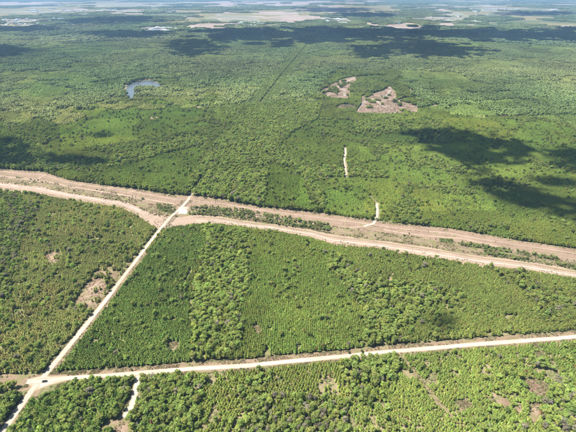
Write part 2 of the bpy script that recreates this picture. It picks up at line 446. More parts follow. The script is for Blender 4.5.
for _ in range(110):
    cu, cv = fr_.uniform(-20, 596), 5.5 + 21 * fr_.random() ** 1.3
    if cv > 15 and not (fr_.random() < (.9 if 180 < cu < 480 else .45)): continue
    wd = fr_.uniform(8, 34) * (.6 + .5 * (cv < 14)); hh_ = fr_.uniform(1.3, 3.0) * (.55 if cv < 10 else 1)
    FIELDS.append((cu - wd / 2, cu + wd / 2, cv - hh_ / 2, cv + hh_ / 2, fr_.uniform(-.6, .6), fr_.choice((M_FIELD, M_FIELD2, M_FIELD2, M_FIELD3))))
FPX = []
for k, (u0, u1, v0, v1, sl, m) in enumerate(FIELDS):
    q = 0.25 * (v1 - v0)
    p = [(u0, v0 + q), (u0 + (u1 - u0) * .3, v0), (u1 - (u1 - u0) * .2, v0 + sl * .3), (u1, v0 + q + sl), (u1 - (u1 - u0) * .05, v1 + sl * .5), (u0 + (u1 - u0) * .55, v1), (u0 + (u1 - u0) * .1, v1 - q)]
    FPX.append(p)
    patch('open_field', p, 0.4 + 0.02 * k, m, 0.45, 100 + k, **ST)

# pond
POND = [(127, 86), (129, 83), (134, 81.6), (140, 80.6), (147, 80.3), (153, 80.6), (155, 82.4), (162, 83.4), (161, 85.8), (155, 87.4), (150, 85.7), (143, 85.2), (139, 86.2), (136, 89.5), (135, 94), (132, 99), (127, 98), (126, 91)]
def mat_water():
    t = NT('pond_water'); g = t.n('ShaderNodeNewGeometry').outputs['Position']
    return t.principled((0.08, 0.095, 0.10), 0.2, 0.6, bump=t.noise(g, 0.4, 3), bs=0.08, bd=0.2)
def polygon(name, px, z, mat, **props):
    q = G(*np.asarray(px, float).T); n = len(q)
    o = mesh_obj(name, [(a, b, z) for a, b in q], [tuple(range(n))], mat, **props)
    if o.data.polygons[0].normal.z < 0: o.data.flip_normals()
    return o
polygon('pond', POND, 0.25, mat_water(), **ST)
SHORE = [(158, 85.4), (163, 85), (163.5, 88), (159, 89)]
patch('sandy_shore', SHORE, 0.15, M_FIELD, 0.1, 7, **ST)

# ------------------------------------------------------------------ where nothing grows
L = lambda px: [tuple(q) for q in G(*np.asarray(px, float).T)]
def bare_mask(x, y, u, v):
    b = np.zeros(x.shape, bool)
    cor = (v > np.interp(u, TOP[:, 0], TOP[:, 1])) & (v < np.interp(u, BOT[:, 0], BOT[:, 1]))
    b |= cor
    near = v > 150
    def cut(px, w):
        nonlocal b
        line = L(px); a = np.array(line)
        lo = a.min(0) - w; hi = a.max(0) + w
        s = (x > lo[0]) & (x < hi[0]) & (y > lo[1]) & (y < hi[1]) & ~b
        if s.any():
            t = b[s]; t |= seg_dist(line, x[s], y[s]) < w; b[s] = t
    jit = 1.5 * (vnoise(x / 6, y / 6, 77) - 0.5)
    cut(R1, 5.6); cut([(u_ + 2.5, v_) for u_, v_ in R1[:9]], 6.6); cut([(u_, v_ - 1.0) for u_, v_ in R2], 8.2)
    cut([(-60, 379.5), (0, 378.8), (30, 379.5)], 6.5)
    cut([(-20, 400), (0, 396.5), (20, 391), (34, 386)], 4.0)
    cut([(139.5, 372), (138.5, 380), (136, 390), (133.5, 399), (131, 408), (124, 418)], 5.0)
    cut([(400, 355), (408, 365), (420, 380), (434, 398), (451, 416)], 2.3)
    cut([(345, 147.5), (345.6, 153), (344.2, 160), (345.6, 168), (346.2, 179)], 4.4)
    cut([(376.5, 203), (377.5, 210), (377, 219)], 5.0); cut([(370, 196), (376.5, 203)], 3.5)
    cut([(191.5, 193.5), (202, 179)], 3.6); pass
    cut([(329, 137), (334, 142), (340, 146)], 3.0)
    for p, _ in CLEAR: b |= inside(p, u, v) & (fbm(x, y, 9, 5, 3) < 0.64)
    for p in CUT: b |= inside(p, u, v) & (fbm(x, y, 26, 6, 3) < .68)
    for p, w in FINGERS: cut(p, w * .62)
    b |= inside([(24, 379), (44, 374), (72, 374), (70, 386), (58, 392), (46, 398), (36, 402), (26, 393)], u, v)
    b |= inside(POND, u, v) | inside([(124.5, 86), (129, 83), (140, 80.2), (153, 80.2), (163, 83), (163, 88.5), (150, 88), (142, 87.6), (138, 90), (137, 97), (133, 102), (124.5, 101)], u, v) | inside(SHORE, u, v)
    for p in FPX: b |= inside(p, u, v) & (fbm(x, y * .5, 420, 9, 4) < .56)
    return b

# ------------------------------------------------------------------ tree models (unit height)
def cards(cent, dirs, size, asp, r):
    """leaf sprays: bent quads at the given centres, facing about 'dirs'"""
    V = []; Fc = []; sh = []
    for c, d, s in zip(cent, dirs, size):
        d = Vector(d).normalized()
        a = d.orthogonal().normalized()
        a.rotate(__import__('mathutils').Quaternion(d, r.uniform(0, 6.28)))
        b = d.cross(a)
        c = Vector(c); k = len(V)
        V += [c + a * s * asp - d * s * .25, c + b * s, c - a * s * asp - d * s * .25, c - b * s]
        Fc += [(k, k + 1, k + 2), (k, k + 2, k + 3)]
        sh += [r.random()] * 4
    return V, Fc, sh
def lump(c, rad, r, rough=0.25, zs=1.0, seg=7, rings=4):
    """uneven low-poly clump"""
    V = []; Fc = []
    ph = r.uniform(0, 6)
    V.append(Vector((0, 0, zs)) * rad * r.uniform(1 - rough, 1 + rough))
    for j in range(1, rings):
        t = math.pi * j / rings
        for i in range(seg):
            p = ph + 6.283 * (i + 0.5 * j) / seg
            V.append(Vector((math.sin(t) * math.cos(p), math.sin(t) * math.sin(p), math.cos(t) * zs)) * rad * r.uniform(1 - rough, 1 + rough))
    V.append(Vector((0, 0, -zs)) * rad * .8)
    for i in range(seg): Fc.append((0, 1 + i, 1 + (i + 1) % seg))
    for j in range(rings - 2):
        for i in range(seg):
            a, b = 1 + j * seg + i, 1 + j * seg + (i + 1) % seg
            Fc += [(a, a + seg, b), (b, a + seg, b + seg)]
    e = len(V) - 1; b0 = 1 + (rings - 2) * seg
    for i in range(seg): Fc.append((b0 + i, e, b0 + (i + 1) % seg))
    return [v + Vector(c) for v in V], Fc
def tube(pts, rads, seg=5):
    V = []; Fc = []
    for p, q in zip(pts, rads):
        for i in range(seg):
            a = 6.283 * i / seg
            V.append((p[0] + q * math.cos(a), p[1] + q * math.sin(a), p[2]))
    for j in range(len(pts) - 1):
        for i in range(seg):
            a = j * seg + i; b = j * seg + (i + 1) % seg
            Fc.append((a, b, b + seg, a + seg))
    return V, Fc
class Acc:
    def __init__(s): s.V = []; s.F = []; s.S = []
    def add(s, V, F, sh=None):
        k = len(s.V); s.V += [tuple(v) for v in V]; s.F += [tuple(i + k for i in f) for f in F]
        s.S += list(sh) if sh is not None else [0.5] * len(V)
def to_mesh(name, acc, mat):
    me = bpy.data.meshes.new(name); me.from_pydata(acc.V, [], acc.F); me.materials.append(mat)
    a = me.attributes.new('shade', 'FLOAT', 'POINT'); a.data.foreach_set('value', acc.S); me.update()
    return me

def pine_parts(seed):
    r = random.Random(seed)
    lean = (r.uniform(-.02, .02), r.uniform(-.02, .02))
    T = Acc(); T.add(*tube([(0, 0, -0.02), (lean[0] * .5, lean[1] * .5, .5), (lean[0], lean[1], .95)], [.016, .011, .004]))
    C = Acc()
    z = 0.22; tiers = 8
    for k in range(tiers):
        t = k / (tiers - 1)
        zz = 0.24 + 0.68 * t
        R = (0.205 * (1 - t) ** 0.75 + 0.035) * r.uniform(.85, 1.15) * (0.8 if k == 0 else 1)
        nb = 6 if t < .5 else 5 if t < .85 else 4
        p0 = r.uniform(0, 6)
        for i in range(nb):
            a = p0 + 6.283 * i / nb + r.uniform(-.25, .25)
            ll = R * r.uniform(.75, 1.2)
            d = Vector((math.cos(a), math.sin(a), 0)); s = Vector((-math.sin(a), math.cos(a), 0))
            b = Vector((lean[0] * zz, lean[1] * zz, zz))
            up = .25 + .5 * t
            tip = b + d * ll + Vector((0, 0, ll * up))
            mid = b + d * ll * .6 + Vector((0, 0, ll * up * .45))
            w = ll * .42
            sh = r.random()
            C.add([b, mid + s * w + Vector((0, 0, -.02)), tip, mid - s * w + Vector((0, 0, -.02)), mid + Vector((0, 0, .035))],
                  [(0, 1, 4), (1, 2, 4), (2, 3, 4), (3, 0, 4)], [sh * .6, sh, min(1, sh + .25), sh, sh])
    tp = Vector((lean[0], lean[1], .93))
    for i in range(4):
        a = i * 1.57 + r.random()
        C.add([tp + Vector((0, 0, .075)), tp + Vector((.03 * math.cos(a), .03 * math.sin(a), -.02)), tp + Vector((.03 * math.cos(a + 1.6), .03 * math.sin(a + 1.6), -.02))], [(0, 1, 2)], [.9] * 3)
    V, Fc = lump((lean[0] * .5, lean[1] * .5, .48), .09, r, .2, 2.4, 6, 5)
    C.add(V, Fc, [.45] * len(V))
    return T, C
def broad_parts(seed):
    r = random.Random(seed)
    T = Acc()
    T.add(*tube([(0, 0, -.02), (.01, 0, .3), (0, .01, .55), (.01, 0, .75)], [.028, .021, .016, .006], 6))
    C = Acc()
    nl = r.randint(7, 9)
    lobes = [(Vector((0, 0, .76)), .17)]
    for i in range(nl):
        a = 6.283 * i / nl * (1 if i % 2 else 1.0) + r.uniform(-.4, .4)
        d = r.uniform(.12, .22); zz = r.uniform(.42, .74)
        lobes.append((Vector((math.cos(a) * d, math.sin(a) * d, zz)), r.uniform(.11, .165)))
    for c, R in lobes:
        T.add(*tube([(0, 0, .28), tuple(c * .55 + Vector((0, 0, .16))), tuple(c)], [.012, .008, .003], 4))
        V, Fc = lump(c, R * .74, r, .3, .85, 6, 4)
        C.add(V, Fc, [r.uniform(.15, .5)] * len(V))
        n = int(44 * (R / .14) ** 2)
        cs = []; ds = []; ss = []
        for _ in range(n):
            d = Vector((r.gauss(0, 1), r.gauss(0, 1), r.gauss(.35, .9))).normalized()
            q = c + Vector((d.x, d.y, d.z * .85)) * R * r.uniform(.72, 1.22)
            cs.append(q); ds.append(d + Vector((r.gauss(0, .5), r.gauss(0, .5), r.gauss(0, .5)))); ss.append(r.uniform(.03, .06))
        C.add(*cards(cs, ds, ss, .7, r))
    return T, C
def bare_parts(seed):
    r = random.Random(seed)
    T = Acc(); T.add(*tube([(0, 0, -.02), (.01, .01, .4), (0, .02, .97)], [.024, .017, .003], 5))
    C = Acc()
    for i in range(16):
        z0 = r.uniform(.3, .85); a = r.uniform(0, 6.28); ll = r.uniform(.12, .28) * (1.15 - z0 * .7)
        p1 = (math.cos(a) * ll * .55, math.sin(a) * ll * .55, z0 + ll * .5); p2 = (math.cos(a) * ll, math.sin(a) * ll, z0 + ll * 1.1)
        C.add(*tube([(0, 0, z0), p1, p2], [.011, .007, .003], 3))
        for q in range(5):
            b = a + r.uniform(-1, 1); l2 = ll * .45; t = r.uniform(.4, 1)
            s0 = [p1[k] * (1 - t) + p2[k] * t for k in range(3)]
            C.add(*tube([s0, (s0[0] + math.cos(b) * l2, s0[1] + math.sin(b) * l2, s0[2] + l2 * .8)], [.006, .002], 3))
    return T, C

def proto(name, T, C, leaf, bark=None):
    """(trunk mesh, crown mesh, whole-tree object that is used only as a model for the mass of trees)"""
    tm = to_mesh(name + '_trunk', T, bark or M_BARK); cm = to_mesh(name + '_crown', C, leaf)
    A = Acc(); A.add(T.V, T.F, T.S); nT = len(T.F); A.add(C.V, C.F, C.S)
    w = to_mesh(name, A, bark or M_BARK); w.materials.append(leaf)
    w.polygons.foreach_set('material_index', [0] * nT + [1] * len(C.F))
    return tm, cm, bpy.data.objects.new(name + '_model', w)
PINES = [proto('pine', *pine_parts(s), M_LEAF) for s in (1, 2, 3, 4, 5)]
BROADS = [proto('broadleaf', *broad_parts(s), M_LEAF2) for s in (21, 22, 23, 24, 25, 26)]
BARES = [proto('bare', *bare_parts(s), M_BARE, M_BARE) for s in (41, 42, 43)]

def stand_proto(name, kind, seed, size=30.0, cell=3.1):
    """a block of simple trees for the country far off; height in metres"""
    r = random.Random(seed); A = Acc()
    n = int(size / cell)
    for i in range(-n // 2, n // 2 + 1):
        for j in range(-n // 2, n // 2 + 1):
            x = i * cell + r.uniform(-.4, .4) * cell; y = j * cell + r.uniform(-.4, .4) * cell
            if math.hypot(x, y) > size * .72 * r.uniform(.8, 1.1): continue
            if kind == 'pine':
                h = r.uniform(6.8, 8.4); R = r.uniform(1.5, 1.95)
                V, Fc = lump((x, y, h * .56), R, r, .22, h * .42 / R, 5, 4)
            else:
                if r.random() < .5: continue
                h = r.uniform(8.0, 13.5); R = r.uniform(2.2, 3.3)
                V, Fc = lump((x, y, h - R * .9), R, r, .28, r.uniform(.85, 1.2), 6, 4)
            s = r.random(); A.add(V, Fc, [min(1, max(0, s + r.uniform(-.25, .25))) for _ in V])
    return bpy.data.objects.new(name + '_model', to_mesh(name, A, M_LEAF if kind == 'pine' else M_LEAF2))
PSTAND = [stand_proto('pine_block', 'pine', s) for s in (61, 62, 63, 64)]
BSTAND = [stand_proto('broadleaf_block', 'broad', s) for s in (71, 72, 73, 74)]

def scatter(name, models, pos, rot, scl, idx, tint, **props):
    """one mass of plants: a point cloud mesh whose points carry model meshes (geometry nodes)"""
    n = len(pos)
    me = bpy.data.meshes.new(name); me.vertices.add(n)
    me.vertices.foreach_set('co', np.asarray(pos, np.float32).ravel())
    for nm, typ, dat, key in (('rot', 'FLOAT_VECTOR', rot, 'vector'), ('scl', 'FLOAT_VECTOR', scl, 'vector'), ('idx', 'INT', idx, 'value'), ('tint', 'FLOAT_COLOR', tint, 'color')):
        a = me.attributes.new(nm, typ, 'POINT')
        a.data.foreach_set(key, np.asarray(dat, np.int32 if typ == 'INT' else np.float32).ravel())
    o = link(bpy.data.objects.new(name, me), **props)
    ng = bpy.data.node_groups.new(name, 'GeometryNodeTree')
    ng.interface.new_socket('Geometry', in_out='INPUT', socket_type='NodeSocketGeometry')
    ng.interface.new_socket('Geometry', in_out='OUTPUT', socket_type='NodeSocketGeometry')
    N = ng.nodes; gi = N.new('NodeGroupInput'); go = N.new('NodeGroupOutput')
    jn = N.new('GeometryNodeJoinGeometry')
    for m in models:
        oi = N.new('GeometryNodeObjectInfo'); oi.inputs['Object'].default_value = m
        g2 = N.new('GeometryNodeGeometryToInstance')
        ng.links.new(oi.outputs['Geometry'], g2.inputs[0]); ng.links.new(g2.outputs[0], jn.inputs[0])
    ip = N.new('GeometryNodeInstanceOnPoints'); ip.inputs['Pick Instance'].default_value = True
    def attr(nm, typ):
        a = N.new('GeometryNodeInputNamedAttribute'); a.data_type = typ; a.inputs['Name'].default_value = nm
        return a.outputs['Attribute']
    ng.links.new(gi.outputs[0], ip.inputs['Points']); ng.links.new(jn.outputs[0], ip.inputs['Instance'])
    ng.links.new(attr('idx', 'INT'), ip.inputs['Instance Index'])
    ng.links.new(attr('rot', 'FLOAT_VECTOR'), ip.inputs['Rotation']); ng.links.new(attr('scl', 'FLOAT_VECTOR'), ip.inputs['Scale'])
    ng.links.new(ip.outputs[0], go.inputs[0])
    md = o.modifiers.new('plants', 'NODES'); md.node_group = ng
    return o

# ------------------------------------------------------------------ which stand grows where
# (outline in the photograph, share of broadleaf, row direction in degrees from the view, row gap, gap in the row, height of pines, height of broadleaf, tint pine, open-ground share)
Y1, Y2 = (0.105, 0.150, 0.040), (0.140, 0.170, 0.055)
HWT = (0.090, 0.135, 0.040)
STANDS = [
    # broadleaf belts inside the near blocks
    dict(p=[(206, 228), (246, 232), (249, 265), (249, 292), (241, 312), (246, 335), (226, 366), (194, 366), (190, 340), (193, 300), (201, 268)], hw=.82, hh=10.5, ph=8, tint=Y1),
    dict(p=[(328, 250), (345, 258), (356, 276), (372, 282), (440, 286), (438, 304), (420, 316), (404, 330), (396, 348), (366, 348), (363, 310), (356, 296), (340, 282), (328, 270)], hw=.8, hh=10.0, ph=8, tint=Y1),
    dict(p=[(342, 356), (400, 354), (396, 372), (382, 400), (366, 408), (350, 392), (340, 372)], hw=.75, hh=9.5, ph=7.5, tint=Y1),
    dict(p=[(556, 378), (640, 370), (640, 480), (530, 480), (538, 440), (541, 400)], hw=.85, hh=9.5, ph=7, tint=Y1, grey=.15),
    dict(p=[(-60, 385), (20, 388), (26, 396), (-30, 480), (-90, 480)], hw=.8, hh=9.5, ph=8, tint=(0.07, 0.12, 0.035)),
    dict(p=[(28, 402), (48, 386), (72, 381), (192, 371), (205, 385), (196, 410), (205, 480), (-40, 480)], hw=.62, hh=9.0, ph=8.5, tint=(0.09, 0.15, 0.04)),
    dict(p=[(250, 402), (300, 396), (345, 402), (352, 480), (240, 480)], hw=.55, hh=8.5, ph=7, tint=Y1, grey=.2, gap=.2),
    dict(p=[(192, 370), (342, 356), (352, 400), (352, 480), (196, 480)], hw=.12, hh=7.5, ph=6.0, tint=(0.112, 0.156, 0.045), gap=.34, ang=20, rs=2.4, ts=1.8, wf=.95, br=1.55),
    dict(p=[(340, 356), (640, 328), (640, 480), (340, 480)], hw=.05, hh=7.0, ph=5.6, tint=(0.106, 0.155, 0.045), gap=.27, ang=-38, rs=2.4, ts=1.8, wf=.95, br=1.55),
    # left block beyond the left road
    dict(p=[(-80, 190), (20, 196), (40, 210), (22, 240), (10, 300), (-80, 300)], hw=.55, hh=9.0, ph=8, tint=(0.10, 0.135, 0.05), grey=.16, ang=30),
    dict(p=[(-80, 180), (170, 215), (180, 215), (44, 378), (-80, 385)], hw=.10, hh=8.0, ph=6.8, tint=(0.143, 0.173, 0.069), gap=.2, ang=38, grey=.05, br=1.35),
    # block between the left road and the corridor
    dict(p=[(150, 220), (215, 220), (206, 240), (190, 300), (192, 366), (40, 378), (44, 376)], hw=.07, hh=8.5, ph=7.2, tint=(0.098, 0.152, 0.045), ang=8, gap=.06),
    dict(p=[(200, 218), (330, 232), (352, 262), (362, 300), (366, 350), (200, 372)], hw=.02, hh=8, ph=7.0, tint=(0.108, 0.162, 0.043), ang=1.5, gap=.05, reg=True, rs=2.3, ts=1.8, wf=1.12),
    dict(p=[(310, 232), (640, 280), (640, 340), (340, 360)], hw=.17, hh=8, ph=7.0, tint=(0.122, 0.165, 0.05), ang=-12, gap=.10, grey=.05),
    # beyond the corridor
    dict(p=[(186, 196), (192, 178), (212, 150), (232, 128), (258, 100), (300, 98), (322, 106), (318, 120), (292, 134), (277, 146), (271, 163), (267, 178), (264, 208)], hw=.8, hh=12.0, ph=10, tint=(0.09, 0.14, 0.045)),
    dict(p=[(264, 154), (284, 156), (306, 163), (332, 170), (386, 175), (386, 180), (334, 178), (318, 184), (328, 206), (322, 210), (306, 184), (296, 170), (264, 164)], hw=.8, hh=11.0, ph=9, tint=Y1),
    dict(p=[(-60, 150), (0, 146), (36, 143), (60, 158), (110, 160), (148, 148), (196, 138), (210, 142), (160, 156), (118, 168), (60, 172), (-60, 170)], hw=.8, hh=11, ph=9, tint=(0.08, 0.125, 0.04)),
    dict(p=[(196, 94), (246, 92), (262, 100), (232, 118), (204, 112)], hw=.6, hh=11, ph=9, tint=(0.1, 0.15, 0.045)),
    dict(p=[(170, 70), (300, 70), (330, 100), (262, 102), (230, 96)], hw=.8, hh=11, ph=9, tint=(0.088, 0.132, 0.045)),
    dict(p=[(120, 77), (160, 76), (158, 80.2), (129, 82), (120, 90)], hw=1.0, hh=13, ph=9, tint=(0.06, 0.1, 0.035)),
    dict(p=[(355, 123), (390, 117), (398, 124), (400, 131), (356, 134)], hw=.85, hh=11, ph=8, tint=Y1),
    dict(p=[(404, 128), (440, 120), (452, 128), (460, 142), (440, 146), (420, 140)], hw=.7, hh=11, ph=8, tint=Y1),
    dict(p=[(404, 162), (436, 156), (442, 164), (470, 170), (476, 178), (440, 172), (406, 168)], hw=.75, hh=10, ph=8, tint=Y1),
    # bright young plantations
    dict(p=[(60, 112), (120, 98), (196, 98), (205, 112), (190, 132), (120, 146), (60, 152)], hw=.06, ph=7, hh=9, tint=(0.125, 0.19, 0.045), ang=25),
    dict(p=[(120, 172), (150, 158), (204, 146), (192, 180), (184, 194), (120, 186)], hw=.04, ph=7.5, hh=9, tint=(0.11, 0.17, 0.042), ang=-20),
    dict(p=[(264, 165), (300, 172), (312, 205), (325, 212), (264, 206)], hw=.05, ph=7.5, hh=9, tint=(0.115, 0.18, 0.042), ang=10),
    dict(p=[(276, 150), (320, 110), (420, 109), (470, 118), (576, 116), (640, 130), (640, 260), (384, 222), (326, 212), (330, 174), (290, 160)], hw=.07, ph=7, hh=8.5, tint=(0.118, 0.180, 0.046), ang=-25),
]
def stand_at(u, v):
    s = np.full(u.shape, -1, int)
    for k in range(len(STANDS) - 1, -1, -1):
        s[inside(STANDS[k]['p'], u, v)] = k
    return s

NEAR = 1450.0
UM = 45
CUTLINE = [(258, 106.3), (282, 75), (309, 42.5)]
def near_r(x, y):
    w = np.clip((55 - np.abs(P(x, y)[0] - 366)) / 25, 0, 1)
    return NEAR - 90 + 360 * (fbm(x, y, 90, 301, 3) - .5) + 640 * w
def in_view(x, y, vmax=474, um=UM):
    u, v = P(x, y)
    return (u > -um) & (u < W0 + um) & (v < vmax) & (y > 20), u, v

LEAF = np.array([2.06, 1.70, 1.58])      # even gain on tree leaf colour, offsets the dark self-shadowed crowns
trees = []          # (x, y, kind 0 pine / 1 broadleaf / 2 bare, height, width factor, tint rgb)
def grid(ang, rs, ts, xr, yr, jit):
    a = math.radians(ang); c, s = math.cos(a), math.sin(a)
    cx, cy = (xr[0] + xr[1]) / 2, (yr[0] + yr[1]) / 2
    R = math.hypot(xr[1] - xr[0], yr[1] - yr[0]) / 2
    p = np.arange(-R, R, rs); q = np.arange(-R, R, ts)
    pp, qq = np.meshgrid(p, q)
    pp = pp + rng.uniform(-jit, jit, pp.shape) * rs; qq = qq + rng.uniform(-.3, .3, qq.shape) * ts
    x = cx + pp * c + qq * s; y = cy - pp * s + qq * c
    k = (x > xr[0]) & (x < xr[1]) & (y > yr[0]) & (y < yr[1])
    return x[k], y[k]
def grow(k, S, x, y, u, v):
    """turn candidate points of stand k into trees"""
    far = np.hypot(x, y)
    n = len(x)
    nz = fbm(x, y, 28, 40 + k, 3); nb = fbm(x, y, 90, 60 + k, 3)
    hwp = np.clip(S['hw'] + (nz - .5) * (1.4 if .1 < S['hw'] < .9 else .35), 0, 1)
    ishw = rng.random(n) < hwp
    return ishw, nz, nb
def add_trees(x, y, kind, h, wf, tint):
    trees.append(np.column_stack([x, y, kind, h, wf, tint]))

BACK = dict(hw=.3, ph=8, hh=10.5, tint=(0.115, 0.17, 0.045), ang=15, p=[(-90, 20), (680, 20), (680, 300), (-90, 300)])
def make_stand(k, S, hi):
    px = np.asarray(S['p'], float)
    v0 = max(px[:, 1].min(), 64.0)
    uu = np.linspace(max(px[:, 0].min(), -UM), min(px[:, 0].max(), W0 + UM), 12)
    corners = np.vstack([G(uu, np.full(12, v0)), G(uu, np.full(12, min(px[:, 1].max(), 474)))])
    xr = (corners[:, 0].min(), corners[:, 0].max()); yr = (corners[:, 1].min(), min(corners[:, 1].max(), NEAR + 720))
    if yr[1] <= yr[0]: return
    def pick(x, y):
        ok, u, v = in_view(x, y)
        x, y, u, v = x[ok], y[ok], u[ok], v[ok]
        ok = np.hypot(x, y) < near_r(x, y)
        x, y, u, v = x[ok], y[ok], u[ok], v[ok]
        # uneven borders between stands
        wob = 5.0
        u2, v2 = P(x + wob * (fbm(x, y, 14, 3, 2) - .5) * 2, y + wob * (fbm(x, y, 14, 4, 2) - .5) * 2)
        ok = stand_at(u2, v2) == (k if k < len(STANDS) else -1)
        x, y, u, v = x[ok], y[ok], u[ok], v[ok]
        ok = ~bare_mask(x, y, u, v)
        return x[ok], y[ok]
    fr = 1.0 if yr[0] < 640 else 1.15
    # pines in rows
    x, y = grid(S.get('ang', 0), S.get('rs', 2.25) * fr, S.get('ts', 1.75) * fr, xr, yr, .2 if S.get('reg') else .24)
    x, y = pick(x, y)
    nz = fbm(x, y, 34, 40, 3)
    if k >= len(STANDS): hwp = np.clip(np.maximum((fbm(x, y, 130, 90, 4) - .52) * 9 + .1, drains(x, y, 420, 93, .022)), .03, .95)
    else: hwp = np.clip(S['hw'] + (nz - .5) * 1.5 * (1 if S['hw'] > .1 else .22), 0, 1)
    if k == len(STANDS) - 1: hwp = np.maximum(hwp, .9 * drains(x, y, 300, 97, .014))
    gap = S.get('gap', .03)
    gz = fbm(x, y, 11, 47, 3)
    keep = (rng.random(len(x)) > hwp) & (gz > .26 + .42 * gap - .06) & (rng.random(len(x)) > .04 + gap * .25)
    x, y, nz = x[keep], y[keep], nz[keep]
    n = len(x)
    big = fbm(x, y, 70, 48, 3)
    cv = cells(x, y, 190, 400)
    h = .80 * S['ph'] * (0.80 + .4 * big) * (1 + .5 * (cv - .5) * (k >= 14)) * rng.normal(1, .08, n).clip(.7, 1.3)
    t = np.array(S['tint'])[None] * (1 + .28 * (fbm(x, y, 50, 49, 4) - .5)[:, None] * 2) * rng.normal(1, .10, (n, 1)).clip(.6, 1.5)
    yel = np.clip((fbm(x, y, 60, 52, 4) - .5) * 2.2, -.4, .6)[:, None]
    t = t * (1 + yel * np.array([.16, .04, .08])) * (1 + rng.normal(0, .05, (n, 3)))
    if k >= 14: t = t * (.80 + .42 * cells(x, y, 190, 410))[:, None] * (1 + .2 * (cv - .5)[:, None] * np.array([1, .2, 0]))
    brown = rng.random(n) < .006
    t[brown] = np.array([.10, .075, .045]) * rng.uniform(.7, 1.2, (brown.sum(), 1))
    t = t * S.get('br', 1.0)
    add_trees(x, y, np.zeros(n), h, rng.uniform(1.15, 1.55, n) * (fr ** .9) * S.get('wf', 1.0), t)
    # broadleaf trees
    cell = 4.2 * (S['hh'] / 10.0) * fr
    x, y = grid(33, cell, cell, xr, yr, .36)
    x, y = pick(x, y)
    nz = fbm(x, y, 34, 40, 3)
    if k >= len(STANDS): hwp = np.clip(np.maximum((fbm(x, y, 130, 90, 4) - .52) * 9 + .1, drains(x, y, 420, 93, .022)), .03, .95)
    else: hwp = np.clip(S['hw'] + (nz - .5) * 1.5 * (1 if S['hw'] > .1 else .22), 0, 1)
    if k == len(STANDS) - 1: hwp = np.maximum(hwp, .9 * drains(x, y, 300, 97, .014))
    keep = rng.random(len(x)) < hwp
    x, y = x[keep], y[keep]; n = len(x)
    h = S['hh'] * rng.normal(1, .17, n).clip(.5, 1.45)
    t = np.array(HWT)[None] * rng.normal(1, .2, (n, 1)).clip(.5, 1.6)
    mixc = rng.random((n, 1)) ** 2
    t = t * (1 - mixc * .7) + np.array([.132, .182, .052]) * mixc * .7
    t = t * (.85 + .3 * fbm(x, y, 40, 53, 3)[:, None]) * (1 + rng.normal(0, .05, (n, 3)))
    g = rng.random(n) < .025 + S.get('grey', 0)
    t[g] = np.array([.105, .115, .085]) * rng.uniform(.7, 1.25, (g.sum(), 1))
    kind = np.ones(n); kind[rng.random(n) < .008 + S.get('grey', 0) * .25] = 2
    t = t * S.get('br', 1.0)
    add_trees(x, y, kind, h, rng.uniform(.85, 1.1, n), t)
for k, S in enumerate(STANDS):
    if S['hw'] >= .6: S['hh'] *= .92; S['br'] = 1.40 if k < 14 else 1.28
    S.setdefault('br', 1.32 if min(q[1] for q in S['p']) > 325 else 1.24 if k < 14 else 1.12)
    make_stand(k, S, 0)
make_stand(len(STANDS), BACK, 0)
cl_ = np.array(L(CUTLINE)); cx_, cy_ = grid(12, 3.4, 3.0, (cl_[:, 0].min() - 60, cl_[:, 0].max() + 60), (NEAR - 200, cl_[:, 1].max()), .25)
cd_ = seg_dist(L(CUTLINE), cx_, cy_); k_ = (cd_ > 3.8) & (cd_ < 52) & (np.hypot(cx_, cy_) > near_r(cx_, cy_))
cx_, cy_ = cx_[k_], cy_[k_]; n_ = len(cx_)
hw_ = (rng.random(n_) < .35) & (rng.random(n_) < .6)
tt_ = np.array((.122, .178, .068))[None] * (.8 + .4 * cells(cx_, cy_, 260, 400))[:, None] * rng.normal(1, .15, (n_, 1)).clip(.6, 1.5)
add_trees(cx_, cy_, hw_ * 1.0, np.where(hw_, 10, 7.6) * rng.uniform(.8, 1.2, n_), np.where(hw_, 1.1, 1.6), tt_)
TR = np.vstack(trees)
TR[:, 5:8] = (TR[:, 5:8] * LEAF).clip(.012, .5)
U, V_ = P(TR[:, 0], TR[:, 1], TR[:, 3] * .6)
SL = np.sqrt(TR[:, 0] ** 2 + TR[:, 1] ** 2 + CAM_H ** 2)
inf = (U > 1) & (U < W0 - 1) & (V_ < H0 - 1)

# ------------------------------------------------------------------ the nearest trees, one by one
def place_tree(name, row, protos, label, cat, group):
    x, y, kind, h, wf = row[:5]
    e = link(bpy.data.objects.new(name, None), label=label, category=cat, group=group)
    e.empty_display_size = 0.5
    e.location = (x, y, 0); e.rotation_euler = (0, 0, rng.uniform(0, 6.28)); e.scale = (h * wf, h * wf, h)
    tm, cm, _ = protos[int(rng.integers(len(protos)))]
    t = link(bpy.data.objects.new('trunk', tm), e); c = link(bpy.data.objects.new('crown', cm), e)
    col = [float(row[5]), float(row[6]), float(row[7]), 1.0]
    c['tint'] = col; t['tint'] = col
    return e
def look(row, mean_h):
    r, g, b = row[5:8]; h = row[3]
    size = 'small' if h < .88 * mean_h else 'tall' if h > 1.12 * mean_h else 'mid-sized'
    lum = .3 * r + .6 * g + .1 * b
    tone = 'brown' if r > g * 1.1 else 'grey-green' if b > .62 * g else 'yellow-green' if r > g * .84 else 'dark green' if lum < .19 else 'light green' if lum > .25 else 'green'
    return size + ' ' + tone
def where(u, v, kind):
    if u < 26: return 'left of the road in the corner'
    if u < 128: return 'bottom left, between road and brown clearing'
    if u < 250: return 'at the bottom, right of the short sandy track'
    if u < 345: return 'in the bottom middle, on grey scrubby ground'
    if u < 440: return 'at the bottom, around the thin straight trail'
    if u < 535: return 'at the bottom right among the tan bare patches'
    return 'in the bottom right corner'
solo = np.zeros(len(TR), bool)
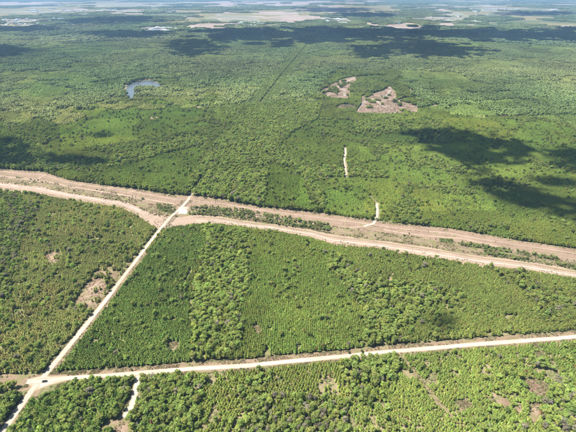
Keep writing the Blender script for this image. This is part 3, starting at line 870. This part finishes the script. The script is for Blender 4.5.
for kind, name, protos, desc, cat in ((0, 'pine_tree', PINES, 'pine tree', 'pine tree'), (1, 'broadleaf_tree', BROADS, 'broadleaf tree', 'tree'), (2, 'bare_tree', BARES, 'leafless grey tree', 'bare tree')):
    c = np.where((TR[:, 2] == kind) & inf)[0]
    c = c[np.argsort(-TR[c, 3] / SL[c] if kind == 2 else SL[c])][:(300 if kind < 2 else 60)]
    solo[c] = True
    mh = TR[c, 3].mean()
    for i in c:
        w = where(U[i], V_[i], kind) if kind < 2 else 'standing among the green trees near the ' + ('left edge' if U[i] < 200 else 'middle' if U[i] < 380 else 'right side')
        place_tree(name, TR[i], protos, ((look(TR[i], mh) + ' ' if kind < 2 else ('tall ' if TR[i, 3] > mh else 'short ')) + desc + ' ' + w + (', front row' if V_[i] > 421 else ', second row' if V_[i] > 409 else ', set back')) if kind < 2 or V_[i] > 300 else ('tall ' if TR[i, 3] > mh else 'short ') + desc + ' ' + w + ', far back', cat, desc + 's ' + w)

def mass(sel, name, protos, label, cat):
    T = TR[sel]; n = len(T)
    rot = np.zeros((n, 3)); rot[:, 2] = rng.uniform(0, 6.28, n)
    scl = np.column_stack([T[:, 3] * T[:, 4], T[:, 3] * T[:, 4], T[:, 3]])
    pos = np.column_stack([T[:, :2], np.zeros(n)])
    scatter(name, [p[2] for p in protos], pos, rot, scl, rng.integers(0, len(protos), n), np.column_stack([T[:, 5:8], np.ones(n)]), label=label, category=cat, kind='stuff')
mass((TR[:, 2] == 0) & ~solo, 'pine_plantation', PINES, 'green pine plantations filling the blocks between roads and corridor', 'pine forest')
mass((TR[:, 2] == 1) & ~solo, 'broadleaf_wood', BROADS, 'darker rounded broadleaf woods in belts between the pine blocks', 'woodland')
mass((TR[:, 2] == 2) & ~solo, 'bare_trees', BARES, 'small grey leafless trees scattered through the woods', 'bare trees')

# ------------------------------------------------------------------ country farther off: blocks of trees
def far_band(r0, r1, size, sc_xy, hs, tagp):
    pts = []
    y = r0 * .75
    xs = np.arange(-r1 * .86, r1 * .86, size)
    ys = np.arange(r0 * .5, r1, size)
    x, y = np.meshgrid(xs, ys); x = x.ravel(); y = y.ravel()
    x = x + rng.uniform(-.35, .35, len(x)) * size; y = y + rng.uniform(-.35, .35, len(y)) * size
    ok, u, v = in_view(x, y, um=30)
    r = np.hypot(x, y)
    ok &= (r >= (near_r(x, y) if r0 == NEAR else r0)) & (r < r1)
    if r0 == NEAR: ok &= seg_dist(L(CUTLINE), x, y) > 46
    x, y, u, v, r = x[ok], y[ok], u[ok], v[ok], r[ok]
    ok = ~bare_mask(x, y, u, v)
    if r0 > 3000:
        ok &= fbm(x, y, 1500, 130, 4) < .60 - .05 * (r > 7500) + .3 * (r < 5200)
    x, y, u, v, r = x[ok], y[ok], u[ok], v[ok], r[ok]
    s = stand_at(u, v)
    hwf = np.clip(np.maximum((fbm(x, y, 170 if r0 < 3000 else 500, 90, 4) - .50) * 9 + .25, drains(x, y, 420, 93, .03)), 0, 1)
    for k, S in enumerate(STANDS): hwf[s == k] = S['hw']
    hw = rng.random(len(x)) < hwf
    for flag, models, nm, base in ((False, PSTAND, 'distant_pine_forest', (.102, .150, .054)), (True, BSTAND, 'distant_broadleaf_forest', (.074, .112, .046))):
        m = hw == flag
        n = m.sum()
        if n == 0: continue
        X, Yy = x[m], y[m]
        t = np.array(base)[None] * (1 + .5 * (fbm(X, Yy, 260, 140, 4) - .5)[:, None] * 2) * rng.normal(1, .07, (n, 1))
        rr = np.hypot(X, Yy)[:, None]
        t = t * (1 + .30 * np.exp(-(rr - NEAR) / 420) * np.array([1.1, 1.0, .6])) * (np.array([.80, .82, 1.0]) if r0 > 3000 else 1.0)  # far blocks: haze put into the leaf colour, bluish and darker
        t = t * ((.74 + .52 * cells(X, Yy, 260, 400)) if not flag else np.ones(n))[:, None]
        yel = np.clip((fbm(X, Yy, 420, 152, 4) - .5) * 2.2, -.4, .6)[:, None]
        t = (t * (1 + yel * np.array([.3, .08, .15])) * LEAF).clip(.012, .4)
        rot = np.zeros((n, 3)); rot[:, 2] = rng.integers(0, 4, n) * math.pi / 2 + rng.uniform(-.2, .2, n)
        k = sc_xy * rng.uniform(.95, 1.15, n)
        scl = np.column_stack([k, k, hs * rng.uniform(.85, 1.15, n) * (.85 + .3 * fbm(X, Yy, 200, 77, 2))])
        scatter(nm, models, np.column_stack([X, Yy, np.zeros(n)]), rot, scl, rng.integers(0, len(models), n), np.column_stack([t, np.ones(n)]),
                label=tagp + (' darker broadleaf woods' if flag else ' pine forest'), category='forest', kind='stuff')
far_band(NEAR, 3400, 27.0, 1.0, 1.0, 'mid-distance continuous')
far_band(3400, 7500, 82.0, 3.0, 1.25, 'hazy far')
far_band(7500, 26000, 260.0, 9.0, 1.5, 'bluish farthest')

# ------------------------------------------------------------------ shrubs along the corridor
SHRUB_BELTS = [  # outline, spacing, height, label
    ([(190, 206), (225, 207.5), (262, 212.5), (300, 219.5), (330, 225.5), (331, 231), (300, 228.5), (262, 222.5), (225, 216), (188.5, 216)], 5.2, 4.9, 'green small tree in the belt right of the white gravel pad'),
    ([(440, 238.5), (452, 240), (452, 243), (440, 241.5)], 4.5, 3.4, 'green shrub in the small clump at the left end of the right corridor row'),
    ([(458, 242), (490, 246.5), (525, 252), (560, 258), (560, 262), (525, 256), (490, 250), (458, 245.5)], 3.9, 4.0, 'green shrub in the upper row along the right end of the corridor'),
    ([(484, 250), (520, 257), (580, 266.5), (580, 270), (520, 261), (484, 254)], 3.9, 4.0, 'green shrub in the lower row along the right end of the corridor'),
    ([(157, 204), (166, 203), (176, 206), (175, 213), (166, 212.5), (157, 209)], 5.0, 3.2, 'pale green shrub just left of the white gravel pad'),
]
for cu, cv in ((20, 178), (34, 180), (42, 182), (27, 184), (56, 184), (71, 186), (100, 190), (115, 193), (77, 191), (132, 197), (146, 199), (60, 188.5), (90, 194)):
    SHRUB_BELTS.append(([(cu - 4, cv - .7), (cu + 4, cv + .3), (cu + 5, cv + 1.5), (cu - 4, cv + .8)], 4.4, 2.8, 'low green shrub in the thin broken line along the left corridor'))
SH = []
for px, sp, hh, lab in SHRUB_BELTS:
    q = G(*np.asarray(px, float).T)
    xs = np.arange(q[:, 0].min(), q[:, 0].max(), sp); ys = np.arange(q[:, 1].min(), q[:, 1].max() + sp, sp)
    x, y = np.meshgrid(xs, ys); x = x.ravel() + rng.uniform(-.45, .45, x.size) * sp; y = y.ravel() + rng.uniform(-.45, .45, y.size) * sp
    u, v = P(x, y)
    ok = inside(px, u, v) & (fbm(x, y, 16, 8, 3) > .33) & (u < W0)
    for X, Yy in zip(x[ok], y[ok]):
        h = hh * rng.uniform(.55, 1.25)
        c = np.array((.19, .22, .075)) * rng.uniform(.75, 1.5) * (1 + rng.normal(0, .06, 3))
        SH.append(([X, Yy, 1, h, rng.uniform(1.3, 1.8), *c], lab, hh))
SH.sort(key=lambda q: -q[0][3] / math.hypot(q[0][0], q[0][1], CAM_H))
for row, lab, hh in SH[:285]:
    u_ = float(P(row[0], row[1])[0])
    if 'belt' in lab: lab += ', ' + ('left third' if u_ < 236 else 'middle third' if u_ < 284 else 'right third')
    sz = 'tall' if row[3] > 1.05 * hh else 'short' if row[3] < .8 * hh else 'mid-sized'
    place_tree('shrub', row, BROADS, sz + ' ' + lab, 'shrub', 'shrubs along the cleared corridor')
if len(SH) > 285:
    Q = np.array([q[0] for q in SH[285:]]); nq = len(Q); rq = np.zeros((nq, 3)); rq[:, 2] = rng.uniform(0, 6.28, nq)
    scatter('low_scrub', [b[2] for b in BROADS], np.column_stack([Q[:, :2], np.zeros(nq)]), rq, np.column_stack([Q[:, 3] * Q[:, 4], Q[:, 3] * Q[:, 4], Q[:, 3]]), rng.integers(0, len(BROADS), nq), np.column_stack([Q[:, 5:8], np.ones(nq)]),
            label='smallest green scrub scattered along the corridor', category='scrub', kind='stuff')
# a few lone bushes beside the roads
for u, v, lab in ((177, 217, 'lone small dark bush on bare sand below the white gravel pad'), (404, 236, 'dark bush pair beside the pale track in the corridor'), (409, 234, 'dark bush pair beside the pale track in the corridor'),
                  (456, 229.5, 'lone small bush at the far forest edge of the corridor'), (375, 236, 'small bush on the sand below the curved white track'), (132, 370.5, 'small bush on the brown verge by the sandy track'),
                  (349, 353, 'small bush on the brown verge of the lower road'), (362, 352, 'small bush on the brown verge near the dark trees')):
    q = G(u, v)
    place_tree('bush', [q[0], q[1], 1, rng.uniform(2.2, 3.4), 1.5, .075, .11, .035], BROADS, lab, 'bush', 'lone bushes')

# ------------------------------------------------------------------ weeds, stubble and brush on open ground
def tuft_proto(seed):
    r = random.Random(seed); C = Acc()
    for _ in range(3):
        V, Fc = lump((r.uniform(-.5, .5), r.uniform(-.5, .5), .3), r.uniform(.3, .5), r, .35, .9, 5, 3); C.add(V, Fc, [r.random()] * len(V))
    cs = [(r.uniform(-.7, .7), r.uniform(-.7, .7), r.uniform(.2, .8)) for _ in range(16)]
    C.add(*cards(cs, [(r.gauss(0, 1), r.gauss(0, 1), .8) for _ in cs], [r.uniform(.12, .28) for _ in cs], .5, r))
    return bpy.data.objects.new('tuft_model', to_mesh('tuft', C, M_LEAF2))
TUFTS = [tuft_proto(s) for s in (81, 82, 83)]
tx = []
def sow(n, px, cl, thr, hts, tints):
    """n random points inside a pixel outline, kept where a clumpy noise passes"""
    q = G(*np.asarray(px, float).T); lo, hi = q.min(0), q.max(0)
    x = rng.uniform(lo[0], hi[0], n); y = rng.uniform(lo[1], hi[1], n)
    ok = inside(q, x, y) & (fbm(x, y, cl, 200, 4) > thr); x, y = x[ok], y[ok]
    near_road = np.zeros(len(x), bool)
    for rd, w in ((R1, 3.4), (R2, 3.2), ([(139.5, 372), (138.5, 380), (136, 390), (133.5, 399), (131, 408), (124, 418)], 3.4)): near_road |= seg_dist(L(rd), x, y) < w
    u, v = P(x, y)
    near_road |= inside([(177.5, 206.5), (189, 206), (187.5, 215), (176.5, 215)], u, v) | inside([(26, 379), (44, 374), (67, 374.5), (67, 382), (54, 385), (44, 389), (36, 394), (29, 391)], u, v)
    x, y = x[~near_road], y[~near_road]; m = len(x)
    tn = np.array(tints)[rng.integers(0, len(tints), m)] * rng.uniform(.7, 1.3, (m, 1))
    h = rng.uniform(*hts, m)
    tx.append(np.column_stack([x, y, h, tn]))
DRY, GRN, BRN = (.30, .245, .14), (.17, .20, .075), (.17, .115, .075)
def band(f0, f1, u0, u1):
    us = np.linspace(u0, u1, 40)
    return [(a, float(corr(f0, a))) for a in us] + [(a, float(corr(f1, a))) for a in us[::-1]]
for a, b in ((-30, 100), (100, 176), (192, 300), (300, 420), (420, 600)):
    sow(5000, band(.36, .66, a, b), 14, .46, (.4, 1.3), [DRY, GRN, GRN, BRN])
    sow(2200, band(.0, .07, a, b), 10, .45, (.5, 1.5), [GRN, GRN, DRY])
    sow(1300, band(.05, .38, a, b), 12, .58, (.3, .9), [BRN, BRN, DRY])
    sow(1600, band(.66, .98, a, b), 12, .60, (.3, .7), [DRY, GRN])
    sow(1800, band(.84, 1.0, a, b), 9, .5, (.4, 1.2), [GRN, DRY, GRN])
for a, b in ((-30, 90), (90, 172), (192, 300), (300, 420), (420, 600)):
    sow(2600, band(.585, .635, a, b), 9, .40, (.6, 1.5), [(.10, .085, .05), (.13, .15, .06), BRN])  # brush, with dark tints standing in for ditch and windrow shadow
    sow(1800, band(.36, .395, a, b), 9, .44, (.5, 1.3), [(.10, .085, .05), BRN, (.14, .16, .06)])  # second row, dark tints again in place of windrow shadow
    sow(900, band(.17, .21, a, b), 22, .52, (.4, 1.0), [(.15, .11, .07), DRY, GRN])
for px_, _, hh_, _ in SHRUB_BELTS[:5]: sow(900, px_, 12, .36, (.8, .45 * hh_), [GRN, (.15, .19, .07), (.19, .22, .09)])
for p, _ in CLEAR: sow(420 if p[0][1] > 200 else 200, p, 7, .45, (.35, 1.2), [DRY, BRN, GRN, DRY])
for p in CUT: sow(5200, p, 25, .44, (.5, 1.8), [BRN, DRY, GRN, (.2, .18, .15)])
def along(px, w0, w1, side):
    a = np.asarray(px, float); g_ = G(a[:, 0], a[:, 1]); tg = np.gradient(g_, axis=0); tg /= np.linalg.norm(tg, axis=1)[:, None]
    nm = np.stack([-tg[:, 1], tg[:, 0]], -1) * side
    o = np.vstack([g_ + nm * w0, (g_ + nm * w1)[::-1]])
    return list(zip(*P(o[:, 0], o[:, 1])))
for side in (1, -1):
    for i in range(0, len(R1) - 2, 3): sow(2600, along(R1[i:i + 4], 3.0, 11, side), 8, .42, (.3, .9), [DRY, GRN, GRN, BRN])
    for i in range(0, len(R2) - 2, 3): sow(3600, along(R2[i:i + 4], 2.8, 11, side), 8, .44, (.3, .9), [DRY, GRN, BRN, BRN, GRN])
# brush in the open young stand at the bottom and in the left block
sow(16000, [(192, 370), (640, 332), (640, 470), (196, 470)], 9, .46, (.4, 1.6), [DRY, GRN, (.24, .2, .12), (.2, .21, .09)])
sow(14000, [(-60, 195), (160, 222), (40, 378), (-60, 380)], 9, .5, (.4, 1.4), [DRY, GRN, (.24, .2, .12)])
TX = np.vstack(tx); nT = len(TX)
rot = np.zeros((nT, 3)); rot[:, 2] = rng.uniform(0, 6.28, nT)
wf = rng.uniform(.8, 1.5, nT)
scatter('brush_and_weeds', TUFTS, np.column_stack([TX[:, :2], np.zeros(nT)]), rot, np.column_stack([TX[:, 2] * wf, TX[:, 2] * wf, TX[:, 2]]), rng.integers(0, 3, nT), np.column_stack([TX[:, 3:6], np.ones(nT)]),
        label='dry and green weeds along verges, clearings and the corridor', category='weeds', kind='stuff')

# ------------------------------------------------------------------ the car at the junction
def car(loc, rz):
    paint = plain('car_paint', (0.012, 0.013, 0.016), 0.25, 0.6); glass = plain('car_glass', (0.02, 0.025, 0.03), 0.08, 0.7)
    tyre = plain('tyre_rubber', (0.02, 0.02, 0.02), 0.9); rim = plain('rim_metal', (0.5, 0.5, 0.52), 0.35, 0.5, 1.0)
    lampw = plain('headlight_lens', (0.75, 0.75, 0.72), 0.15); lampr = plain('tail_lens', (0.4, 0.02, 0.02), 0.2)
    e = link(bpy.data.objects.new('parked_car', None), label='small dark car standing on the pale dirt road junction', category='car')
    e.location = loc; e.rotation_euler = (0, 0, rz)
    # body: cross sections along the length (x), half width and heights
    secs = [(-2.35, .72, .45, .75), (-2.25, .84, .32, .95), (-1.9, .90, .28, 1.02), (-1.0, .92, .26, 1.02), (0.4, .92, .26, 1.0), (1.0, .91, .26, .98), (1.7, .88, .28, .9), (2.2, .82, .32, .78), (2.35, .7, .42, .65)]
    V = []; Fc = []
    for x, w, lo, hi in secs:
        V += [(x, -w * .92, lo), (x, -w, lo + .12), (x, -w, hi - .1), (x, -w * .88, hi), (x, w * .88, hi), (x, w, hi - .1), (x, w, lo + .12), (x, w * .92, lo)]
    for j in range(len(secs) - 1):
        for i in range(8): Fc.append((j * 8 + i, j * 8 + (i + 1) % 8, (j + 1) * 8 + (i + 1) % 8, (j + 1) * 8 + i))
    Fc += [tuple(range(7, -1, -1)), tuple((len(secs) - 1) * 8 + i for i in range(8))]
    body = mesh_obj('body', V, Fc, paint, e)
    def hexa(name, b, t, mat, par):
        return mesh_obj(name, b + t, [(3, 2, 1, 0), (4, 5, 6, 7), (0, 1, 5, 4), (1, 2, 6, 5), (2, 3, 7, 6), (3, 0, 4, 7)], mat, par)
    hexa('cabin', [(-1.95, -.79, 1.0), (.95, -.79, .98), (.95, .79, .98), (-1.95, .79, 1.0)], [(-1.35, -.62, 1.47), (.2, -.62, 1.5), (.2, .62, 1.5), (-1.35, .62, 1.47)], glass, e)
    rf = hexa('roof', [(-1.4, -.64, 1.46), (.24, -.64, 1.49), (.24, .64, 1.49), (-1.4, .64, 1.46)], [(-1.25, -.56, 1.52), (.12, -.56, 1.55), (.12, .56, 1.55), (-1.25, .56, 1.52)], paint, e)
    for s in (-1, 1):
        for x0, x1, a, b_ in ((.2, .26, .95, 1.01), (-.55, -.47, -.5, -.42), (-1.42, -1.34, -1.97, -1.9)):
            hexa('pillar', [(a - .02, s * .80, .97), (b_ + .02, s * .80, .97), (b_ + .02, s * .76, .97), (a - .02, s * .76, .97)], [(x0 - .02, s * .64, 1.49), (x1 + .02, s * .64, 1.49), (x1 + .02, s * .60, 1.49), (x0 - .02, s * .60, 1.49)], paint, e)
        hexa('headlight', [(2.1, s * .5, .62), (2.33, s * .5, .58), (2.28, s * .78, .58), (2.08, s * .83, .62)], [(2.1, s * .5, .76), (2.3, s * .5, .70), (2.26, s * .76, .70), (2.08, s * .83, .76)], lampw, e)
        hexa('tail_light', [(-2.36, s * .5, .72), (-2.2, s * .5, .72), (-2.2, s * .86, .72), (-2.33, s * .8, .72)], [(-2.33, s * .5, .88), (-2.2, s * .5, .88), (-2.2, s * .86, .88), (-2.3, s * .78, .88)], lampr, e)
        hexa('mirror', [(.72, s * .92, 1.0), (.86, s * .92, 1.0), (.84, s * 1.08, 1.02), (.74, s * 1.08, 1.02)], [(.72, s * .92, 1.12), (.86, s * .92, 1.12), (.84, s * 1.08, 1.13), (.74, s * 1.08, 1.13)], paint, e)
        for x in (-1.42, 1.42):
            wh = link(bpy.data.objects.new('wheel', None), e); wh.location = (x, s * .82, .33); wh.empty_display_size = .1
            n = 18
            def disc(r0, w):
                V = [(r0 * math.cos(6.283 * i / n), k * w, r0 * math.sin(6.283 * i / n)) for k in (-1, 1) for i in range(n)]
                return V, [(i, (i + 1) % n, n + (i + 1) % n, n + i) for i in range(n)] + [tuple(range(n - 1, -1, -1)), tuple(range(n, 2 * n))]
            mesh_obj('tyre', *disc(.33, .11), tyre, wh); mesh_obj('rim', *disc(.21, .118), rim, wh)
    return e
cq = G(44.8, 381.6); cd = G(60, 379.2) - G(40, 381.4)
car((cq[0], cq[1], 0.1), math.atan2(cd[1], cd[0]))

# ------------------------------------------------------------------ far settlements: every building a thing
WALLS = [plain('wall_' + n, c, .85) for n, c in (('white', (.6, .6, .58)), ('cream', (.5, .46, .4)), ('grey', (.42, .43, .45)), ('brick', (.36, .2, .15)))]
ROOFS = [plain('roof_' + n, c, .6) for n, c in (('white', (.5, .5, .5)), ('grey', (.3, .36, .38)), ('brown', (.22, .16, .13)), ('blue', (.25, .33, .42)))]
M_PANE = plain('window_glass', (.04, .05, .06), .1, .6)
def building_meshes(l, w, h, rh, ov):
    wall = ([(-l, -w, 0), (l, -w, 0), (l, w, 0), (-l, w, 0), (-l, -w, h), (l, -w, h), (l, w, h), (-l, w, h), (-l, 0, h + rh), (l, 0, h + rh)],
            [(0, 1, 5, 4), (2, 3, 7, 6), (1, 2, 6, 9, 5), (3, 0, 4, 8, 7), (3, 2, 1, 0)])
    L_, W_ = l + ov, w + ov; z = h - ov * rh / w + .05
    roof = ([(-L_, -W_, z), (L_, -W_, z), (L_, 0, h + rh + .05), (-L_, 0, h + rh + .05), (L_, W_, z), (-L_, W_, z),
             (-L_, -W_, z + .4), (L_, -W_, z + .4), (L_, 0, h + rh + .45), (-L_, 0, h + rh + .45), (L_, W_, z + .4), (-L_, W_, z + .4)],
            [(6, 7, 8, 9), (9, 8, 10, 11), (0, 3, 2, 1), (3, 5, 4, 2), (0, 1, 7, 6), (4, 5, 11, 10), (1, 2, 8, 7), (2, 4, 10, 8), (5, 3, 9, 11), (3, 0, 6, 9)])
    return wall, roof
BK = []
for (l, w, h, rh) in ((22, 10, 6.5, 2.5), (34, 16, 8, 2.5), (50, 24, 9, 3), (13, 9, 6, 3.5), (70, 30, 11, 3)):
    wl, rf = building_meshes(l, w, h, rh, .8)
    wm = bpy.data.meshes.new('wall'); wm.from_pydata(wl[0], [], wl[1]); rm = bpy.data.meshes.new('roof'); rm.from_pydata(rf[0], [], rf[1])
    BK.append((l, w, h, wm, rm))
def building(x, y, k, rz, wmat, rmat, label, group):
    l, w, h, wm, rm = BK[k]
    label = ('long ' if k in (2, 4) else 'small ' if k == 3 else 'mid-sized ') + wmat.name[5:] + '-walled building with ' + rmat.name[5:] + ' roof ' + label[label.index('building') + 9:]
    e = link(bpy.data.objects.new('building', None), label=label, category='building', group=group)
    e.location = (x, y, 0); e.rotation_euler = (0, 0, rz)
    for nm, me, m in (('wall', wm, wmat), ('roof', rm, rmat)):
        key = (me.name, m.name)
        if key not in building.cache:
            c = me.copy(); c.materials.clear(); c.materials.append(m); c.name = nm; building.cache[key] = c
        link(bpy.data.objects.new(nm, building.cache[key]), e)
building.cache = {}
TOWNS = [  # u0 u1 v0 v1 count, kinds, palette, label
    (2, 78, 18.0, 25.5, 60, (0, 1, 3), (0, 1, 2), 'white far building in the upper left settlement'),
    (150, 176, 28, 31.8, 14, (0, 1, 2), (0, 0, 2), 'white far building on pale ground left of the cloud shadow'),
    (228, 266, 21.5, 28, 28, (1, 2, 3), (0, 0, 2), 'white far building at top middle beside the pink field'),
    (322, 350, 18.5, 23.5, 18, (0, 1, 2), (0, 1, 2), 'white far building at the right end of the pink field'),
    (385, 490, 12.5, 24, 80, (0, 1, 3), (0, 1, 3), 'small far building in the town at the upper right'),
    (472, 560, 8.5, 11.8, 26, (1, 2, 4), (0, 0, 2), 'large pale far building along the upper right strip'),
    (30, 92, 8.8, 12.3, 24, (1, 2, 4), (0, 0, 2), 'large pale far building along the upper left strip'),
    (100, 190, 9, 12.5, 18, (1, 2, 4), (0, 1, 2), 'pale far building in the upper left middle strip'),
]
for u0, u1, v0, v1, n, ks, pal, lab in TOWNS:
    for _ in range(n):
        u, v = rng.uniform(u0, u1), rng.uniform(v0, v1)
        q = G(u, v)
        building(q[0], q[1], int(rng.choice(ks)), rng.uniform(-.4, .4) + (0 if rng.random() < .7 else 1.57), WALLS[int(rng.choice(pal))], ROOFS[int(rng.choice((0, 0, 1, 2, 3)))], lab, 'far buildings: ' + lab)

# ------------------------------------------------------------------ haze: the air between the camera and the far country
def box(name, a, b, mat, **props):
    (x0, y0, z0), (x1, y1, z1) = a, b
    return mesh_obj(name, [(x0, y0, z0), (x1, y0, z0), (x1, y1, z0), (x0, y1, z0), (x0, y0, z1), (x1, y0, z1), (x1, y1, z1), (x0, y1, z1)],
                    [(3, 2, 1, 0), (4, 5, 6, 7), (0, 1, 5, 4), (1, 2, 6, 5), (2, 3, 7, 6), (3, 0, 4, 7)], mat, **props)
t = NT('haze_air')
pv = t.n('ShaderNodeVolumePrincipled')
pv.inputs['Color'].default_value = (0.36, 0.63, 1.0, 1)
pv.inputs['Density'].default_value = HAZE_DENSITY
pv.inputs['Anisotropy'].default_value = 0.0
box('haze', (-GX - 50, -3050, -1.0), (GX + 50, 2 * GX + 50, CAM_H + 12), t.out(pv.outputs[0], True), kind='stuff', label='thin blue haze over the far country', category='haze')

# ------------------------------------------------------------------ clouds high above, whose shadows lie on the forest
def mat_cloud():
    t = NT('cloud'); d = t.n('ShaderNodeBsdfDiffuse', i_0=(.9, .9, .9, 1)); tr = t.n('ShaderNodeBsdfTransparent')
    mx = t.n('ShaderNodeMixShader'); mx.inputs[0].default_value = .9
    t.l(tr.outputs[0], mx.inputs[1]); t.l(d.outputs[0], mx.inputs[2])
    return t.out(mx.outputs[0])
M_CLOUD = mat_cloud()
CLOUDS = [
    [(402, 133), (424, 130), (445, 133), (460, 131), (484, 137), (510, 139), (533, 145), (540, 154), (520, 162), (502, 168), (484, 174), (468, 169), (450, 161), (427, 149)],
    [(462, 176), (480, 176), (500, 180), (520, 186), (544, 194), (576, 203), (620, 212), (620, 232), (576, 223), (540, 214), (510, 206), (486, 196), (468, 186)],
    [(548, 152), (570, 149), (620, 152), (620, 176), (576, 174), (556, 168)],
    [(530, 180), (550, 178), (580, 182), (580, 190), (545, 188)],
    [(-40, 141), (10, 141), (34, 146), (38, 156), (30, 168), (-40, 170)],
    [(84, 136), (104, 132), (116, 136), (104, 141)],
    [(40, 156), (90, 158), (120, 164), (100, 170), (50, 168)],
    [(-40, 47), (14, 47), (40, 52), (10, 57.5), (-40, 58)],
    [(165, 44), (185, 40), (210, 42), (225, 49), (215, 55), (190, 58), (170, 54)],
    [(78, 34), (110, 31.5), (165, 32), (172, 36), (150, 39.5), (110, 39)],
    [(-50, 26), (40, 25.5), (62, 28), (60, 32), (20, 33), (-50, 32)],
    [(62, 21), (110, 17.5), (155, 17), (158, 22), (120, 25), (70, 25.5)],
    [(185, 32), (230, 28), (262, 29), (300, 27), (345, 29), (390, 29), (440, 27), (520, 31), (620, 30), (620, 43), (540, 42), (480, 40), (430, 38), (385, 42), (330, 42), (280, 44), (230, 46), (200, 40)],
    [(384, 40), (410, 38), (440, 42), (470, 48), (490, 52), (470, 58), (430, 59), (400, 54), (384, 50)],
    [(350, 46), (385, 47), (398, 55), (380, 62), (356, 58)],
    [(300, 8), (360, 7.5), (380, 9.5), (350, 12.5), (305, 12)],
    [(430, 321), (450, 317), (464, 325), (452, 334), (434, 331)],
    [(335, 12.5), (375, 13), (400, 16), (380, 18.5), (340, 17)],
    [(495, 12.5), (560, 12), (600, 13), (560, 16), (500, 15.5)],
]
CLOUD_Z = 1500.0
ico = None
def cloud(px, k):
    px = np.asarray(px, float)
    q = G(px[:, 0], px[:, 1])
    area = abs(.5 * np.sum(q[:, 0] * np.roll(q[:, 1], -1) - q[:, 1] * np.roll(q[:, 0], -1)))
    R = math.sqrt(area) * .085
    lo, hi = q.min(0), q.max(0)
    r = random.Random(500 + k)
    A = Acc(); tries = 0; got = 0
    N = min(420, int(5.6 * area / (3.14 * R * R)))
    closed = [tuple(a) for a in q] + [tuple(q[0])]
    thin = .75 if k == 6 else .45 if k in (16, 5) else 1.0
    while got < N * thin and tries < 20000:
        tries += 1
        x, y = r.uniform(lo[0] - R, hi[0] + R), r.uniform(lo[1] - R, hi[1] + R)
        X, Yy = np.array([x]), np.array([y])
        ins = inside(q, X, Yy)[0]
        d = seg_dist(closed, X, Yy)[0]
        if not ins and (d > R * 1.1 or r.random() < .55): continue
        rad = R * (r.uniform(.6, 1.1) if ins and d > R else r.uniform(.25, .6))
        z = CLOUD_Z + r.uniform(0, 1) * min(R * 2.5, 260) + rad * .5
        sh = SUN * (z / SUN.z)
        V, Fc = lump((x + sh.x, y + sh.y, z), rad, r, .2, .75, 8, 5)
        A.add(V, Fc); got += 1
    o = mesh_obj('cloud', A.V, A.F, M_CLOUD, kind='structure', label='white cumulus cloud above the view', category='cloud')
for k, c in enumerate(CLOUDS): cloud(c, k)

print('trees', len(TR), 'pines', int((TR[:, 2] == 0).sum()), 'broad', int((TR[:, 2] == 1).sum()), 'shrubs', len(SH), 'objects', len(sc.objects))
